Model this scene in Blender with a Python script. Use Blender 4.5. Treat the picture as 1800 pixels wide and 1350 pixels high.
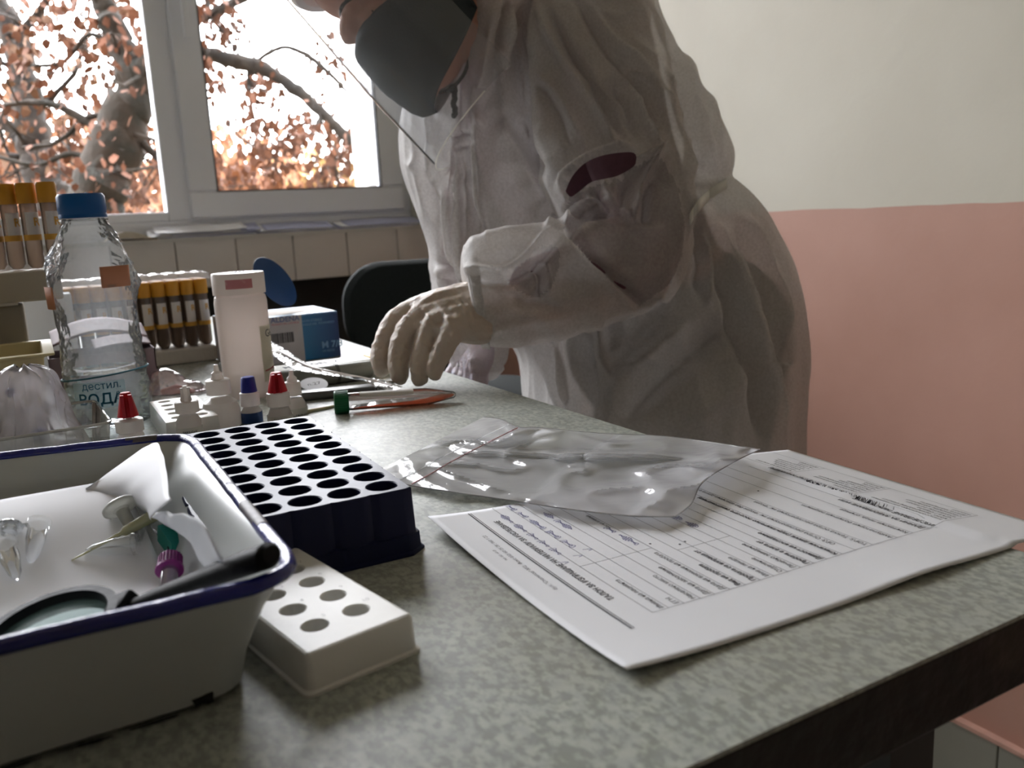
import bpy, bmesh, math, random
import numpy as np
from mathutils import Vector, Matrix, noise
random.seed(7); rng = np.random.default_rng(7)
PI = math.pi
sc = bpy.context.scene
for o in list(bpy.data.objects): bpy.data.objects.remove(o)
C = sc.collection

# ---------------------------------------------------------------- camera
ZT = 0.85                       # height of the bench top
FPX, PITCH, ROLL, YAW = 1500., .195, -.051, .505
def _basis():
    cp, sp = math.cos(PITCH), math.sin(PITCH)
    f = np.array([0, cp, -sp]); u = np.array([0, sp, cp]); r = np.array([1., 0, 0])
    cr, sr = math.cos(ROLL), math.sin(ROLL)
    r, u = r*cr+u*sr, -r*sr+u*cr
    c, s = math.cos(-YAW), math.sin(-YAW)
    M = np.array([[c, -s, 0], [s, c, 0], [0, 0, 1]])
    return M@r, M@u, M@f
CR, CU, CF = _basis()
CAM = np.array([0, 0, ZT+.185])
cam_d = bpy.data.cameras.new('camera'); cam = bpy.data.objects.new('camera', cam_d); C.objects.link(cam)
cam_d.sensor_width = 36; cam_d.lens = FPX/1800*36; cam_d.clip_start = .02; cam_d.clip_end = 200
cam.matrix_world = Matrix(((CR[0], CU[0], -CF[0], CAM[0]), (CR[1], CU[1], -CF[1], CAM[1]), (CR[2], CU[2], -CF[2], CAM[2]), (0, 0, 0, 1)))
cam_d.dof.use_dof = True; cam_d.dof.focus_distance = .62; cam_d.dof.aperture_fstop = 11
sc.camera = cam
# real positions read off the photograph: a point seen at (x, y), on the bench plane + z, on a wall plane, or at a distance D
def ray(x, y): return CF+CR*(x-900)/FPX-CU*(y-675)/FPX
def onz(x, y, z=0.): d = ray(x, y); return CAM+d*((ZT+z-CAM[2])/d[2])
def onx(x, y, X): d = ray(x, y); return CAM+d*((X-CAM[0])/d[0])
def ony(x, y, Y): d = ray(x, y); return CAM+d*((Y-CAM[1])/d[1])
def at(x, y, D): return CAM+ray(x, y)*D
def proj(V):
    d = np.asarray(V)-CAM; w = d@CF
    return 900+FPX*(d@CR)/w, 675-FPX*(d@CU)/w, w

# ---------------------------------------------------------------- light and view
sc.view_settings.view_transform = 'Standard'; sc.view_settings.look = 'None'
sc.view_settings.exposure = 0.36; sc.view_settings.gamma = 1; sc.view_settings.use_curve_mapping = False
world = bpy.data.worlds.new('overcast_sky'); sc.world = world; world.use_nodes = True
wn = world.node_tree.nodes; wl = world.node_tree.links
bg = wn['Background']; bg.inputs['Strength'].default_value = SKY = 22.0
tc = wn.new('ShaderNodeTexCoord'); sx = wn.new('ShaderNodeSeparateXYZ'); cr_ = wn.new('ShaderNodeValToRGB')
wl.new(tc.outputs['Generated'], sx.inputs[0]); wl.new(sx.outputs['Z'], cr_.inputs[0]); wl.new(cr_.outputs[0], bg.inputs['Color'])
cr_.color_ramp.elements[0].position = .0; cr_.color_ramp.elements[0].color = (.27, .27, .27, 1)
cr_.color_ramp.elements[1].position = .5; cr_.color_ramp.elements[1].color = (.965, .955, 1.0, 1)
WX, WY = 1.333, 2.7558          # right wall plane, window wall plane
ROOM = (-3.6, -3.6, 3.1)        # left, back, ceiling
def portal(name, c, sx_, sy_, rot):
    l = bpy.data.lights.new(name, 'AREA'); l.shape = 'RECTANGLE'; l.size = sx_; l.size_y = sy_; l.energy = 1
    l.cycles.is_portal = True
    o = bpy.data.objects.new(name, l); C.objects.link(o); o.location = c; o.rotation_euler = rot
portal('window_daylight', (.06, WY+.3, 1.93), 2.6, 1.9, (-PI/2, 0, 0))
portal('window_daylight', (-2.2, WY+.3, 1.93), 1.6, 1.9, (-PI/2, 0, 0))

# ---------------------------------------------------------------- materials
def S(r, g, b):                 # sRGB 0-255 to linear
    return tuple((c/12.92 if c <= .04045 else ((c+.055)/1.055)**2.4) for c in (r/255, g/255, b/255))+(1.,)
MATS = {}
def mat(name, col, rough=.5, var=0., vs=20, bump=0., bs=60, metal=0., spec=.5, col2=None, sss=0., coat=0., trans=0., ior=1.45, alpha=1., detail=4, thr=None):
    if name in MATS: return MATS[name]
    m = bpy.data.materials.new(name); m.use_nodes = True; n = m.node_tree.nodes; l = m.node_tree.links
    p = n['Principled BSDF']
    p.inputs['Roughness'].default_value = rough; p.inputs['Metallic'].default_value = metal
    p.inputs['Specular IOR Level'].default_value = spec; p.inputs['IOR'].default_value = ior
    p.inputs['Subsurface Weight'].default_value = sss; p.inputs['Coat Weight'].default_value = coat
    if sss: p.inputs['Subsurface Radius'].default_value = (.01, .006, .004); p.inputs['Subsurface Scale'].default_value = .5
    p.inputs['Transmission Weight'].default_value = trans; p.inputs['Alpha'].default_value = alpha
    t = n.new('ShaderNodeTexCoord'); nz = n.new('ShaderNodeTexNoise'); nz.inputs['Scale'].default_value = vs; nz.inputs['Detail'].default_value = detail
    l.new(t.outputs['Object'], nz.inputs['Vector'])
    r = n.new('ShaderNodeValToRGB'); l.new(nz.outputs['Fac'], r.inputs[0]); l.new(r.outputs[0], p.inputs['Base Color'])
    c1 = col; c2 = col2 or tuple(max(0, c*(1-var)) for c in col[:3])+(1,)
    lo, hi = thr or (.35, .65)
    r.color_ramp.elements[0].position = lo; r.color_ramp.elements[0].color = c2
    r.color_ramp.elements[1].position = hi; r.color_ramp.elements[1].color = c1
    if bump:
        nb = n.new('ShaderNodeTexNoise'); nb.inputs['Scale'].default_value = bs; nb.inputs['Detail'].default_value = 4
        l.new(t.outputs['Object'], nb.inputs['Vector'])
        b = n.new('ShaderNodeBump'); b.inputs['Strength'].default_value = bump; b.inputs['Distance'].default_value = .01
        l.new(nb.outputs['Fac'], b.inputs['Height']); l.new(b.outputs[0], p.inputs['Normal'])
    MATS[name] = m; return m
def thin(name, tint=(1, 1, 1, 1), rough=.03, gloss=.12, body=.0, bodycol=(.8, .8, .8, 1), bump=0., bs=30, ior=1.45, trl=0.):
    """thin clear film or wall: transparent, fresnel gloss, a little milky body"""
    if name in MATS: return MATS[name]
    m = bpy.data.materials.new(name); m.use_nodes = True; n = m.node_tree.nodes; l = m.node_tree.links
    n.remove(n['Principled BSDF']); out = n['Material Output']
    tr = n.new('ShaderNodeBsdfTransparent'); tr.inputs[0].default_value = tint
    gl = n.new('ShaderNodeBsdfGlossy'); gl.inputs['Roughness'].default_value = rough
    di = n.new('ShaderNodeBsdfDiffuse'); di.inputs[0].default_value = bodycol
    tl = n.new('ShaderNodeBsdfTranslucent'); tl.inputs[0].default_value = bodycol
    md = n.new('ShaderNodeMixShader'); md.inputs[0].default_value = .5 if trl == 0 else trl
    l.new(di.outputs[0], md.inputs[1]); l.new(tl.outputs[0], md.inputs[2])
    m1 = n.new('ShaderNodeMixShader'); m1.inputs[0].default_value = body
    l.new(tr.outputs[0], m1.inputs[1]); l.new(md.outputs[0], m1.inputs[2])
    fr = n.new('ShaderNodeFresnel'); fr.inputs['IOR'].default_value = ior
    ad = n.new('ShaderNodeMath'); ad.operation = 'ADD'; ad.inputs[1].default_value = gloss*.3; l.new(fr.outputs[0], ad.inputs[0])
    m2 = n.new('ShaderNodeMixShader'); l.new(ad.outputs[0], m2.inputs[0]); l.new(m1.outputs[0], m2.inputs[1]); l.new(gl.outputs[0], m2.inputs[2])
    l.new(m2.outputs[0], out.inputs['Surface'])
    t = n.new('ShaderNodeTexCoord'); nb = n.new('ShaderNodeTexNoise'); nb.inputs['Scale'].default_value = bs
    l.new(t.outputs['Object'], nb.inputs['Vector'])
    b = n.new('ShaderNodeBump'); b.inputs['Strength'].default_value = bump; b.inputs['Distance'].default_value = .01
    l.new(nb.outputs['Fac'], b.inputs['Height'])
    for s_ in (gl, fr): l.new(b.outputs[0], s_.inputs['Normal'])
    MATS[name] = m; return m

# ---------------------------------------------------------------- mesh helpers
def wm(o):
    M = Matrix()
    while o is not None: M = o.matrix_basis @ M; o = o.parent
    return M
def link(name, verts, faces, m, parent=None, smooth=True, mats=None, midx=None):
    """ONE mesh object; verts are world coordinates"""
    me = bpy.data.meshes.new(name)
    V = np.asarray(verts, float)
    if parent is not None:
        I = np.array(wm(parent).inverted()); V = V@I[:3, :3].T+I[:3, 3]
    me.from_pydata([tuple(v) for v in V], [], [tuple(f) for f in faces])
    for mm in (mats or [m]): me.materials.append(mm)
    if midx is not None: me.polygons.foreach_set('material_index', midx)
    if smooth: me.polygons.foreach_set('use_smooth', [True]*len(me.polygons))
    me.update()
    o = bpy.data.objects.new(name, me); C.objects.link(o)
    if parent is not None: o.parent = parent
    return o
def tag(o, label, cat, group=None, kind=None):
    o['label'] = label; o['category'] = cat
    if group: o['group'] = group
    if kind: o['kind'] = kind
    return o
def struct(o): o['kind'] = 'structure'; return o
def thing(name, label, cat, loc, rz=0, group=None):
    o = bpy.data.objects.new(name, None); C.objects.link(o); o.empty_display_size = .02
    o.location = tuple(loc); o.rotation_euler = (0, 0, rz)
    return tag(o, label, cat, group)
def bevel(o, w, seg=2, ang=.6):
    b = o.modifiers.new('bevel', 'BEVEL'); b.width = w; b.segments = seg; b.limit_method = 'ANGLE'; b.angle_limit = ang
    return o
def solid(o, t, off=-1):
    s = o.modifiers.new('solid', 'SOLIDIFY'); s.thickness = t; s.offset = off; return o
def copy_tree(o, loc=None, label=None, parent=None):
    c = o.copy(); C.objects.link(c)
    if parent is not None: c.parent = parent; c.matrix_parent_inverse = o.matrix_parent_inverse.copy()
    if loc is not None: c.location = tuple(loc)
    if label: c['label'] = label
    for ch in list(o.children): copy_tree(ch, parent=c)
    return c
class MB:
    def __init__(s): s.v = []; s.f = []
    def add(s, V, F, M=None):
        V = np.asarray(V, float)
        if M is not None: M = np.array(M); V = V@M[:3, :3].T+M[:3, 3]
        k = len(s.v); s.v.extend(V.tolist()); s.f.extend([tuple(i+k for i in f) for f in F]); return s
    def box(s, lo, hi, M=None):
        (a, b, c), (d, e, f) = lo, hi
        V = [(a,b,c),(d,b,c),(d,e,c),(a,e,c),(a,b,f),(d,b,f),(d,e,f),(a,e,f)]
        return s.add(V, [(0,3,2,1),(4,5,6,7),(0,1,5,4),(1,2,6,5),(2,3,7,6),(3,0,4,7)], M)
    def lathe(s, prof, n=24, M=None, caps=True, a0=0, a1=2*PI):
        full = abs(a1-a0-2*PI) < 1e-6; k = n if full else n+1
        V = []; F = []
        for r, z in prof:
            for i in range(k): a = a0+(a1-a0)*i/n; V.append((r*math.cos(a), r*math.sin(a), z))
        for j in range(len(prof)-1):
            for i in range(n):
                i2 = (i+1) % k; F.append((j*k+i, j*k+i2, (j+1)*k+i2, (j+1)*k+i))
        if caps:
            if prof[0][0] > 1e-5: F.append(tuple(range(k))[::-1])
            if prof[-1][0] > 1e-5: F.append(tuple((len(prof)-1)*k+i for i in range(k)))
        return s.add(V, F, M)
    def tube(s, P, R, n=10, caps=True, closed=False, sq=1.):
        P = np.asarray(P, float); N = len(P); R = np.full(N, R) if np.isscalar(R) else np.asarray(R)
        V = []; F = []; up = None
        for i in range(N):
            a = P[(i+1) % N] if closed else P[min(i+1, N-1)]; b = P[(i-1) % N] if closed else P[max(i-1, 0)]
            t = a-b; t = t/(np.linalg.norm(t)+1e-12)
            if up is None: up = np.array([0, 0, 1.]) if abs(t[2]) < .9 else np.array([1., 0, 0])
            x = np.cross(up, t); x /= np.linalg.norm(x)+1e-12; y = np.cross(t, x); up = y
            for k in range(n): q = 2*PI*k/n; V.append(P[i]+R[i]*(x*math.cos(q)+sq*y*math.sin(q)))
        for i in range(N if closed else N-1):
            for k in range(n):
                j = (i+1) % N; F.append((i*n+k, i*n+(k+1) % n, j*n+(k+1) % n, j*n+k))
        if caps and not closed: F.append(tuple(range(n))[::-1]); F.append(tuple((N-1)*n+k for k in range(n)))
        return s.add(V, F)
    def grid(s, G):
        G = np.asarray(G, float); a, b = G.shape[:2]
        return s.add(G.reshape(-1, 3), [(i*b+j, (i+1)*b+j, (i+1)*b+j+1, i*b+j+1) for i in range(a-1) for j in range(b-1)])
    def ball(s, c, r, n=10, M=None):
        V = []; F = []
        r = (r, r, r) if np.isscalar(r) else r
        for j in range(n+1):
            for i in range(2*n):
                t = PI*j/n; a = PI*i/n
                V.append((r[0]*math.sin(t)*math.cos(a), r[1]*math.sin(t)*math.sin(a), r[2]*math.cos(t)))
        for j in range(n):
            for i in range(2*n): i2 = (i+1) % (2*n); F.append((j*2*n+i, (j+1)*2*n+i, (j+1)*2*n+i2, j*2*n+i2))
        V = np.array(V)
        if M is not None: V = V@np.asarray(M).T
        return s.add(V+np.asarray(c), F)
    def build(s, name, m, parent=None, smooth=True, bev=0, seg=2):
        o = link(name, s.v, s.f, m, parent, smooth)
        if smooth or bev:
            o.data.polygons.foreach_set('use_smooth', [True]*len(o.data.polygons))
            if bev: bevel(o, bev, seg)
            else:
                e = o.modifiers.new('split', 'EDGE_SPLIT'); e.split_angle = math.radians(38)
        return o
def T(x=0, y=0, z=0, rz=0, rx=0, ry=0):
    return Matrix.Translation((x, y, z)) @ Matrix.Rotation(rz, 4, 'Z') @ Matrix.Rotation(ry, 4, 'Y') @ Matrix.Rotation(rx, 4, 'X')
def frame(o, x, y):              # matrix whose X axis is x, Y nearest to y
    x = np.asarray(x, float); x = x/np.linalg.norm(x); y = np.asarray(y, float); z = np.cross(x, y); z /= np.linalg.norm(z); y = np.cross(z, x)
    return Matrix(((x[0], y[0], z[0], o[0]), (x[1], y[1], z[1], o[1]), (x[2], y[2], z[2], o[2]), (0, 0, 0, 1)))
def smoothpath(P, n):
    P = np.asarray(P, float); d = np.r_[0, np.cumsum(np.linalg.norm(np.diff(P[:, :3], axis=0), axis=1))]; d /= d[-1]
    out = []
    for t in np.linspace(0, 1, n):
        i = min(max(np.searchsorted(d, t)-1, 0), len(P)-2); u = (t-d[i])/(d[i+1]-d[i]+1e-12)
        p0, p1, p2, p3 = P[max(i-1, 0)], P[i], P[i+1], P[min(i+2, len(P)-1)]
        out.append(.5*((2*p1)+(-p0+p2)*u+(2*p0-5*p1+4*p2-p3)*u*u+(-p0+3*p1-3*p2+p3)*u**3))
    return np.array(out)
def text_geo(body, size, align='LEFT', bold=False):
    cu = bpy.data.curves.new('t', 'FONT'); cu.body = body; cu.size = size; cu.align_x = align; cu.resolution_u = 2
    if bold: cu.offset = size*.022
    o = bpy.data.objects.new('t', cu); C.objects.link(o); dg = bpy.context.evaluated_depsgraph_get(); dg.update()
    me = bpy.data.meshes.new_from_object(o.evaluated_get(dg)); V = np.array([v.co[:] for v in me.vertices]).reshape(-1, 3); F = [tuple(p.vertices) for p in me.polygons]
    bpy.data.objects.remove(o); bpy.data.curves.remove(cu); bpy.data.meshes.remove(me)
    return V, F
def evaluated(o):
    dg = bpy.context.evaluated_depsgraph_get(); dg.update()
    me = bpy.data.meshes.new_from_object(o.evaluated_get(dg))
    V = np.empty(len(me.vertices)*3); me.vertices.foreach_get('co', V); V = V.reshape(-1, 3)
    F = [tuple(p.vertices) for p in me.polygons]; bpy.data.meshes.remove(me)
    return V, F
def blob(mb, voxel, smooth=4):
    """fuse overlapping closed shapes into one skin"""
    o = link('tmp', mb.v, mb.f, None); o.data.materials.clear()
    r = o.modifiers.new('r', 'REMESH'); r.mode = 'VOXEL'; r.voxel_size = voxel
    s_ = o.modifiers.new('s', 'SMOOTH'); s_.factor = .5; s_.iterations = smooth
    V, F = evaluated(o); bpy.data.objects.remove(o); return V, F
def limb(mb, P, R, n=14, sub=4):
    P = np.asarray(P, float); R = np.asarray(R, float)
    Q = smoothpath(np.c_[P, R], (len(P)-1)*sub+1)
    mb.tube(Q[:, :3], Q[:, 3], n); mb.ball(Q[0, :3], Q[0, 3]*.995, 7); mb.ball(Q[-1, :3], Q[-1, 3]*.995, 7); return mb
def normals(V, F):
    F4 = np.array([f if len(f) == 4 else (f[0], f[1], f[2], f[2]) for f in F])
    n = np.cross(V[F4[:, 2]]-V[F4[:, 0]], V[F4[:, 3]]-V[F4[:, 1]]+(F4[:, 3] == F4[:, 2])[:, None]*(V[F4[:, 2]]-V[F4[:, 2]]))
    N = np.zeros_like(V)
    for k in range(4): np.add.at(N, F4[:, k], n)
    return N/(np.linalg.norm(N, axis=1)[:, None]+1e-12)

# ================================================================ THE ROOM
def nodemat(name, rough=.6):
    m = bpy.data.materials.new(name); m.use_nodes = True; m.node_tree.nodes['Principled BSDF'].inputs['Roughness'].default_value = rough
    return m, m.node_tree.nodes, m.node_tree.links, m.node_tree.nodes['Principled BSDF']
def ramp(n, l, src, a, b, c1, c2):
    r = n.new('ShaderNodeValToRGB'); l.new(src, r.inputs[0]); r.color_ramp.elements[0].position = a; r.color_ramp.elements[0].color = c1
    r.color_ramp.elements[1].position = b; r.color_ramp.elements[1].color = c2; return r.outputs[0]
def noisen(n, l, scale, det=4, coord='Object', sc3=None):
    t = n.new('ShaderNodeTexCoord'); z = n.new('ShaderNodeTexNoise'); z.inputs['Scale'].default_value = scale; z.inputs['Detail'].default_value = det
    if sc3:
        mp = n.new('ShaderNodeMapping'); mp.inputs['Scale'].default_value = sc3; l.new(t.outputs[coord], mp.inputs[0]); l.new(mp.outputs[0], z.inputs['Vector'])
    else: l.new(t.outputs[coord], z.inputs['Vector'])
    return z.outputs['Fac']
def mix(n, l, fac, a, b):
    x = n.new('ShaderNodeMix'); x.data_type = 'RGBA'
    if isinstance(fac, float): x.inputs[0].default_value = fac
    else: l.new(fac, x.inputs[0])
    for s_, v in ((x.inputs[6], a), (x.inputs[7], b)):
        if isinstance(v, tuple): s_.default_value = v
        else: l.new(v, s_)
    return x.outputs[2]
def bumpn(n, l, p, h, st, dist=.01):
    b = n.new('ShaderNodeBump'); b.inputs['Strength'].default_value = st; b.inputs['Distance'].default_value = dist
    l.new(h, b.inputs['Height']); l.new(b.outputs[0], p.inputs['Normal'])

# painted wall: cream above, salmon pink oil paint below a hand-cut line
def wallmat(name, zline, gx):
    m, n, l, p = nodemat(name, .55)
    t = n.new('ShaderNodeTexCoord'); sp = n.new('ShaderNodeSeparateXYZ'); l.new(t.outputs['Object'], sp.inputs[0])
    nz = noisen(n, l, 9, 2); ma = n.new('ShaderNodeMath'); ma.operation = 'MULTIPLY_ADD'; ma.inputs[1].default_value = .006; l.new(nz, ma.inputs[0]); l.new(sp.outputs['Z'], ma.inputs[2])
    gt = n.new('ShaderNodeMath'); gt.operation = 'GREATER_THAN'; gt.inputs[1].default_value = zline+.003; l.new(ma.outputs[0], gt.inputs[0])
    mott = noisen(n, l, 3.5, 5)
    pink = ramp(n, l, mott, .3, .7, S(196, 150, 132), S(208, 163, 146))
    sc_ = noisen(n, l, 2.2, 8); pink = mix(n, l, ramp(n, l, sc_, .62, .66, (0, 0, 0, 1), (.35, .35, .35, 1)), pink, S(190, 132, 116))
    cream = ramp(n, l, mott, .3, .7, S(212, 206, 189), S(220, 215, 199))
    # small scuffs
    v = n.new('ShaderNodeTexVoronoi'); v.inputs['Scale'].default_value = 3.1; l.new(t.outputs['Object'], v.inputs['Vector'])
    sp_ = ramp(n, l, v.outputs['Distance'], .012, .03, (.45, .45, .45, 1), (0, 0, 0, 1)); cream = mix(n, l, sp_, cream, S(170, 165, 155))
    l.new(mix(n, l, gt.outputs[0], pink, cream), p.inputs['Base Color'])
    b1 = noisen(n, l, 45, 6); b2 = noisen(n, l, 5, 3); mm = n.new('ShaderNodeMath'); mm.operation = 'MULTIPLY_ADD'; mm.inputs[1].default_value = 2.; l.new(b2, mm.inputs[0]); l.new(b1, mm.inputs[2])
    bumpn(n, l, p, mm.outputs[0], .10, .006); return m
ZP = 1.0165
M_wall = wallmat('painted_plaster', ZP, 0)
M_dwall = mat('dark_unseen_wall_paint', S(112, 100, 90), .6, .1, 3, .05, 40)  # for the unseen left and back walls, darkened to keep bounce light low
M_ceil = mat('ceiling_white', S(235, 234, 228), .8, .03, 2, .1, 30)
XL, YB, ZC = ROOM
# floor tiles
def tilemat(name, c, joint, size, rough=.3, off=(0, 0, 0)):
    m, n, l, p = nodemat(name, rough); t = n.new('ShaderNodeTexCoord'); mp = n.new('ShaderNodeMapping'); mp.inputs['Location'].default_value = off
    l.new(t.outputs['Object'], mp.inputs[0]); b = n.new('ShaderNodeTexBrick'); l.new(mp.outputs[0], b.inputs['Vector'])
    b.offset = 0; b.inputs['Scale'].default_value = 1; b.inputs['Brick Width'].default_value = size; b.inputs['Row Height'].default_value = size
    b.inputs['Mortar Size'].default_value = .003; b.inputs['Color1'].default_value = c; b.inputs['Color2'].default_value = tuple(x*.93 for x in c[:3])+(1,); b.inputs['Mortar'].default_value = joint
    sp = noisen(n, l, 90, 2); l.new(mix(n, l, ramp(n, l, sp, .66, .7, (0, 0, 0, 1), (.4, .4, .4, 1)), b.outputs['Color'], S(120, 115, 105)), p.inputs['Base Color'])
    bumpn(n, l, p, b.outputs['Fac'], -.4, .003); return m
struct(MB().box((XL, YB, -.1), (WX+.2, WY+.4, 0)).build('floor', tilemat('floor_tiles', S(214, 211, 200), S(70, 66, 60), .2, .3, (.035, .09, 0)), None, False))
struct(MB().box((XL, YB, ZC), (WX+.2, WY+.4, ZC+.12)).build('ceiling', M_ceil, None, False))
struct(MB().box((WX, YB-.2, 0), (WX+.2, WY+.3, ZC)).build('wall_right', M_wall, None, False))
struct(MB().box((XL-.2, YB-.2, 0), (XL, WY+.3, ZC)).build('wall_left', M_dwall, None, False))
struct(MB().box((XL, YB-.2, 0), (WX, YB, ZC)).build('wall_back', M_dwall, None, False))
# window wall with two openings, a band of white tiles under the sill and a dark recess below it
zs = float(ony(510, 408, WY)[2]); zt0 = float(ony(510, 493, WY)[2])
xr = float(ony(724, 384, WY+.1)[0]); W1 = (-1.15, xr); W2 = (-2.95, -1.45); ZTOP = 2.82
w = MB()
w.box((XL, WY, ZTOP), (WX, WY+.3, ZC)); w.box((W1[1], WY, zs-.04), (WX, WY+.3, ZTOP)); w.box((W2[1], WY, zs-.04), (W1[0], WY+.3, ZTOP)); w.box((XL, WY, zs-.04), (W2[0], WY+.3, ZTOP))
w.box((XL, WY+.16, 0), (WX, WY+.3, zs-.04))
struct(w.build('wall_window', M_wall, None, False))
M_recess = mat('recess_shade_paint', S(58, 58, 54), .7, .3, 6, .2, 30)  # shade below the tile band put into the colour as dark grey
struct(MB().box((XL, WY+.14, 0), (WX, WY+.16, zt0)).build('trim_recess', M_recess, None, False))
tb = MB(); jx = float(ony(512, 408, WY)[0]); pw = float(ony(606, 402, WY)[0])-jx
k = 0; x = jx-16*pw
while x < WX:
    x1 = min(x+pw-.003, WX-.001)
    if x >= XL: tb.box((x, WY-.012, zt0), (x1, WY-.002, zs-.006))
    x += pw
M_tile = mat('glazed_white_tile', S(222, 217, 212), .22, .06, 3, .04, 12)
M_grout = mat('tile_grout', S(140, 136, 130), .8, .1)
struct(bevel(tb.build('trim_tiles', M_tile, None, False), .0015))
struct(MB().box((XL, WY-.004, zt0), (WX-.002, WY+.14, zs-.006)).build('trim_tile_backing', M_grout, None, False))
M_pvc = mat('white_pvc', S(240, 243, 250), .35, .02, 5)
M_glass = thin('window_glass', (.97, .98, .98, 1), .0, .02)
M_sill = mat('sill_board', S(205, 203, 198), .4, .06, 8)
def ringf(mb, x0, x1, z0, z1, w_, y0, y1):
    mb.box((x0, y0, z0), (x1, y1, z0+w_)); mb.box((x0, y0, z1-w_), (x1, y1, z1)); mb.box((x0, y0, z0+w_), (x0+w_, y1, z1-w_)); mb.box((x1-w_, y0, z0+w_), (x1, y1, z1-w_))
YF = WY+.10
def window(name, x0, x1, splits):
    r = bpy.data.objects.new(name, None); C.objects.link(r); r.location = ((x0+x1)/2, YF, zs); r['kind'] = 'structure'
    fr = MB(); ringf(fr, x0, x1, zs+.0, ZTOP, .05, YF, YF+.07)
    for xs in splits: fr.box((xs-.035, YF, zs+.05), (xs+.035, YF+.07, ZTOP-.05))
    bevel(fr.build('window_frame', M_pvc, r, False), .004); return r
gl_l = float(ony(297, 372, YF)[0]); gz_l = float(ony(280, 373, YF)[2]); so_l = float(ony(338, 385, YF-.015)[0]); so_z = float(ony(338, 385, YF-.015)[2])
sg_l = float(ony(382, 336, YF)[0]); sg_z = float(ony(382, 336, YF)[2]); sg_r = float(ony(667, 329, YF)[0]); so_r = float(ony(714, 383, YF-.015)[0])
win = window('window_1', W1[0], W1[1], [(gl_l+so_l)/2])
fixed = MB(); fx0 = W1[0]+.05
fixed.box((fx0, YF+.005, zs+.05), (gl_l, YF+.05, gz_l)); fixed.box((fx0, YF+.005, ZTOP-.11), (gl_l, YF+.05, ZTOP-.05)); fixed.box((gl_l-.0, YF+.002, zs+.05), ((gl_l+so_l)/2, YF+.05, ZTOP-.05)); fixed.box((fx0, YF+.005, gz_l), (fx0+.05, YF+.05, ZTOP-.11))
fixed.box(((fx0+gl_l)/2-.04, YF+.004, gz_l), ((fx0+gl_l)/2+.04, YF+.05, ZTOP-.11))
bevel(fixed.build('fixed_sash', M_pvc, win, False), .005)
MB().box((fx0+.03, YF+.025, gz_l-.01), (gl_l+.005, YF+.03, ZTOP-.1)).build('pane', M_glass, win, False)
sash = MB(); sash.box((so_l, YF-.018, so_z), (so_r, YF+.03, sg_z)); sash.box((so_l, YF-.018, ZTOP-.12), (so_r, YF+.03, ZTOP-.03)); sash.box((so_l, YF-.018, sg_z), (sg_l, YF+.03, ZTOP-.12)); sash.box((sg_r, YF-.018, sg_z), (so_r, YF+.03, ZTOP-.12))
so = bevel(sash.build('opening_sash', M_pvc, win, False), .008, 3)
bead = MB(); ringf(bead, sg_l-.012, sg_r+.012, sg_z-.012, ZTOP-.108, .012, YF-.004, YF+.012)
M_gask = mat('window_gasket', S(60, 66, 74), .6)
MB().box((sg_l-.006, YF+.005, sg_z-.006), (sg_r+.006, YF+.010, ZTOP-.115)).build('pane', M_glass, so, False)
sfill = MB().box(((gl_l+so_l)/2, YF+.004, zs+.04), (W1[1]-.01, YF+.06, sg_z-.02)).build('lower_rail', M_pvc, win, False)
gk = MB(); ringf(gk, sg_l-.003, sg_r+.003, sg_z-.003, ZTOP-.117, .004, YF-.0185, YF+.004); gk.build('gasket', M_gask, so, False)
hd = MB(); hd.box((so_l+.03, YF-.03, 1.72), (so_l+.055, YF-.018, 1.79)); hd.box((so_l+.034, YF-.06, 1.6), (so_l+.052, YF-.045, 1.77)); hd.box((so_l+.034, YF-.05, 1.75), (so_l+.052, YF-.02, 1.77))
bevel(hd.build('window_handle', M_pvc, so, False), .004)
MB().box((W1[0], WY-.018, zs-.012), (W1[1], YF, zs)).build('window_sill', M_sill, win, False)
MB().box((W1[0], YF+.07, zs-.03), (W1[1], WY+.36, zs-.02)).build('outer_sill', M_pvc, win, False)
w2 = window('window_2', W2[0], W2[1], [-2.1]); MB().box((W2[0]+.04, YF+.025, zs+.04), (W2[1]-.04, YF+.03, ZTOP-.04)).build('pane', M_glass, w2, False)
MB().box((W2[0], WY-.018, zs-.012), (W2[1], YF, zs)).build('window_sill', M_sill, w2, False)
# tiled skirting along the right wall with a pink-painted ledge
jy = float(onx(1755, 1305, WX-.014)[1]); bb = MB(); y = jy-16*.2
while y < WY:
    bb.box((WX-.014, max(y+.0015, YB), .0), (WX-.0005, min(y+.1985, WY-.02), .112)); y += .2
struct(bevel(bb.build('baseboard_right', mat('grey_green_skirting_tile', S(158, 158, 146), .3, .1, 8), None, False), .0012))
struct(MB().box((WX-.016, YB, .113), (WX-.0005, WY-.02, .121)).build('trim_skirting_ledge', mat('pink_ledge_paint', S(222, 178, 160), .5, .15, 30, .3, 80), None, False))

# ================================================================ OUTSIDE
M_fac = mat('sky_block_render', S(88, 86, 84), .9, .1, 1)
fc = MB(); f0 = WY+.3
fc.box((-14, f0, -2), (14, f0+.12, zs-.1)); fc.box((-14, f0, ZTOP), (14, f0+.12, 11)); fc.box((W1[1]+.02, f0, zs-.1), (14, f0+.12, ZTOP)); fc.box((-14, f0, zs-.1), (W2[0], f0+.12, ZTOP)); fc.box((W2[1], f0, zs-.1), (W1[0], f0+.12, ZTOP))
struct(fc.build('sky_block_facade', M_fac, None, False))  # unseen tall outer wall, added to keep skylight off the trees
struct(MB().box((-30, f0+.1, -2.2), (40, 60, -2)).build('ground', mat('leaf_littered_ground', S(120, 98, 70), .9, .5, 1.5, .3, 8, col2=S(90, 80, 52)), None, False))
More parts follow.
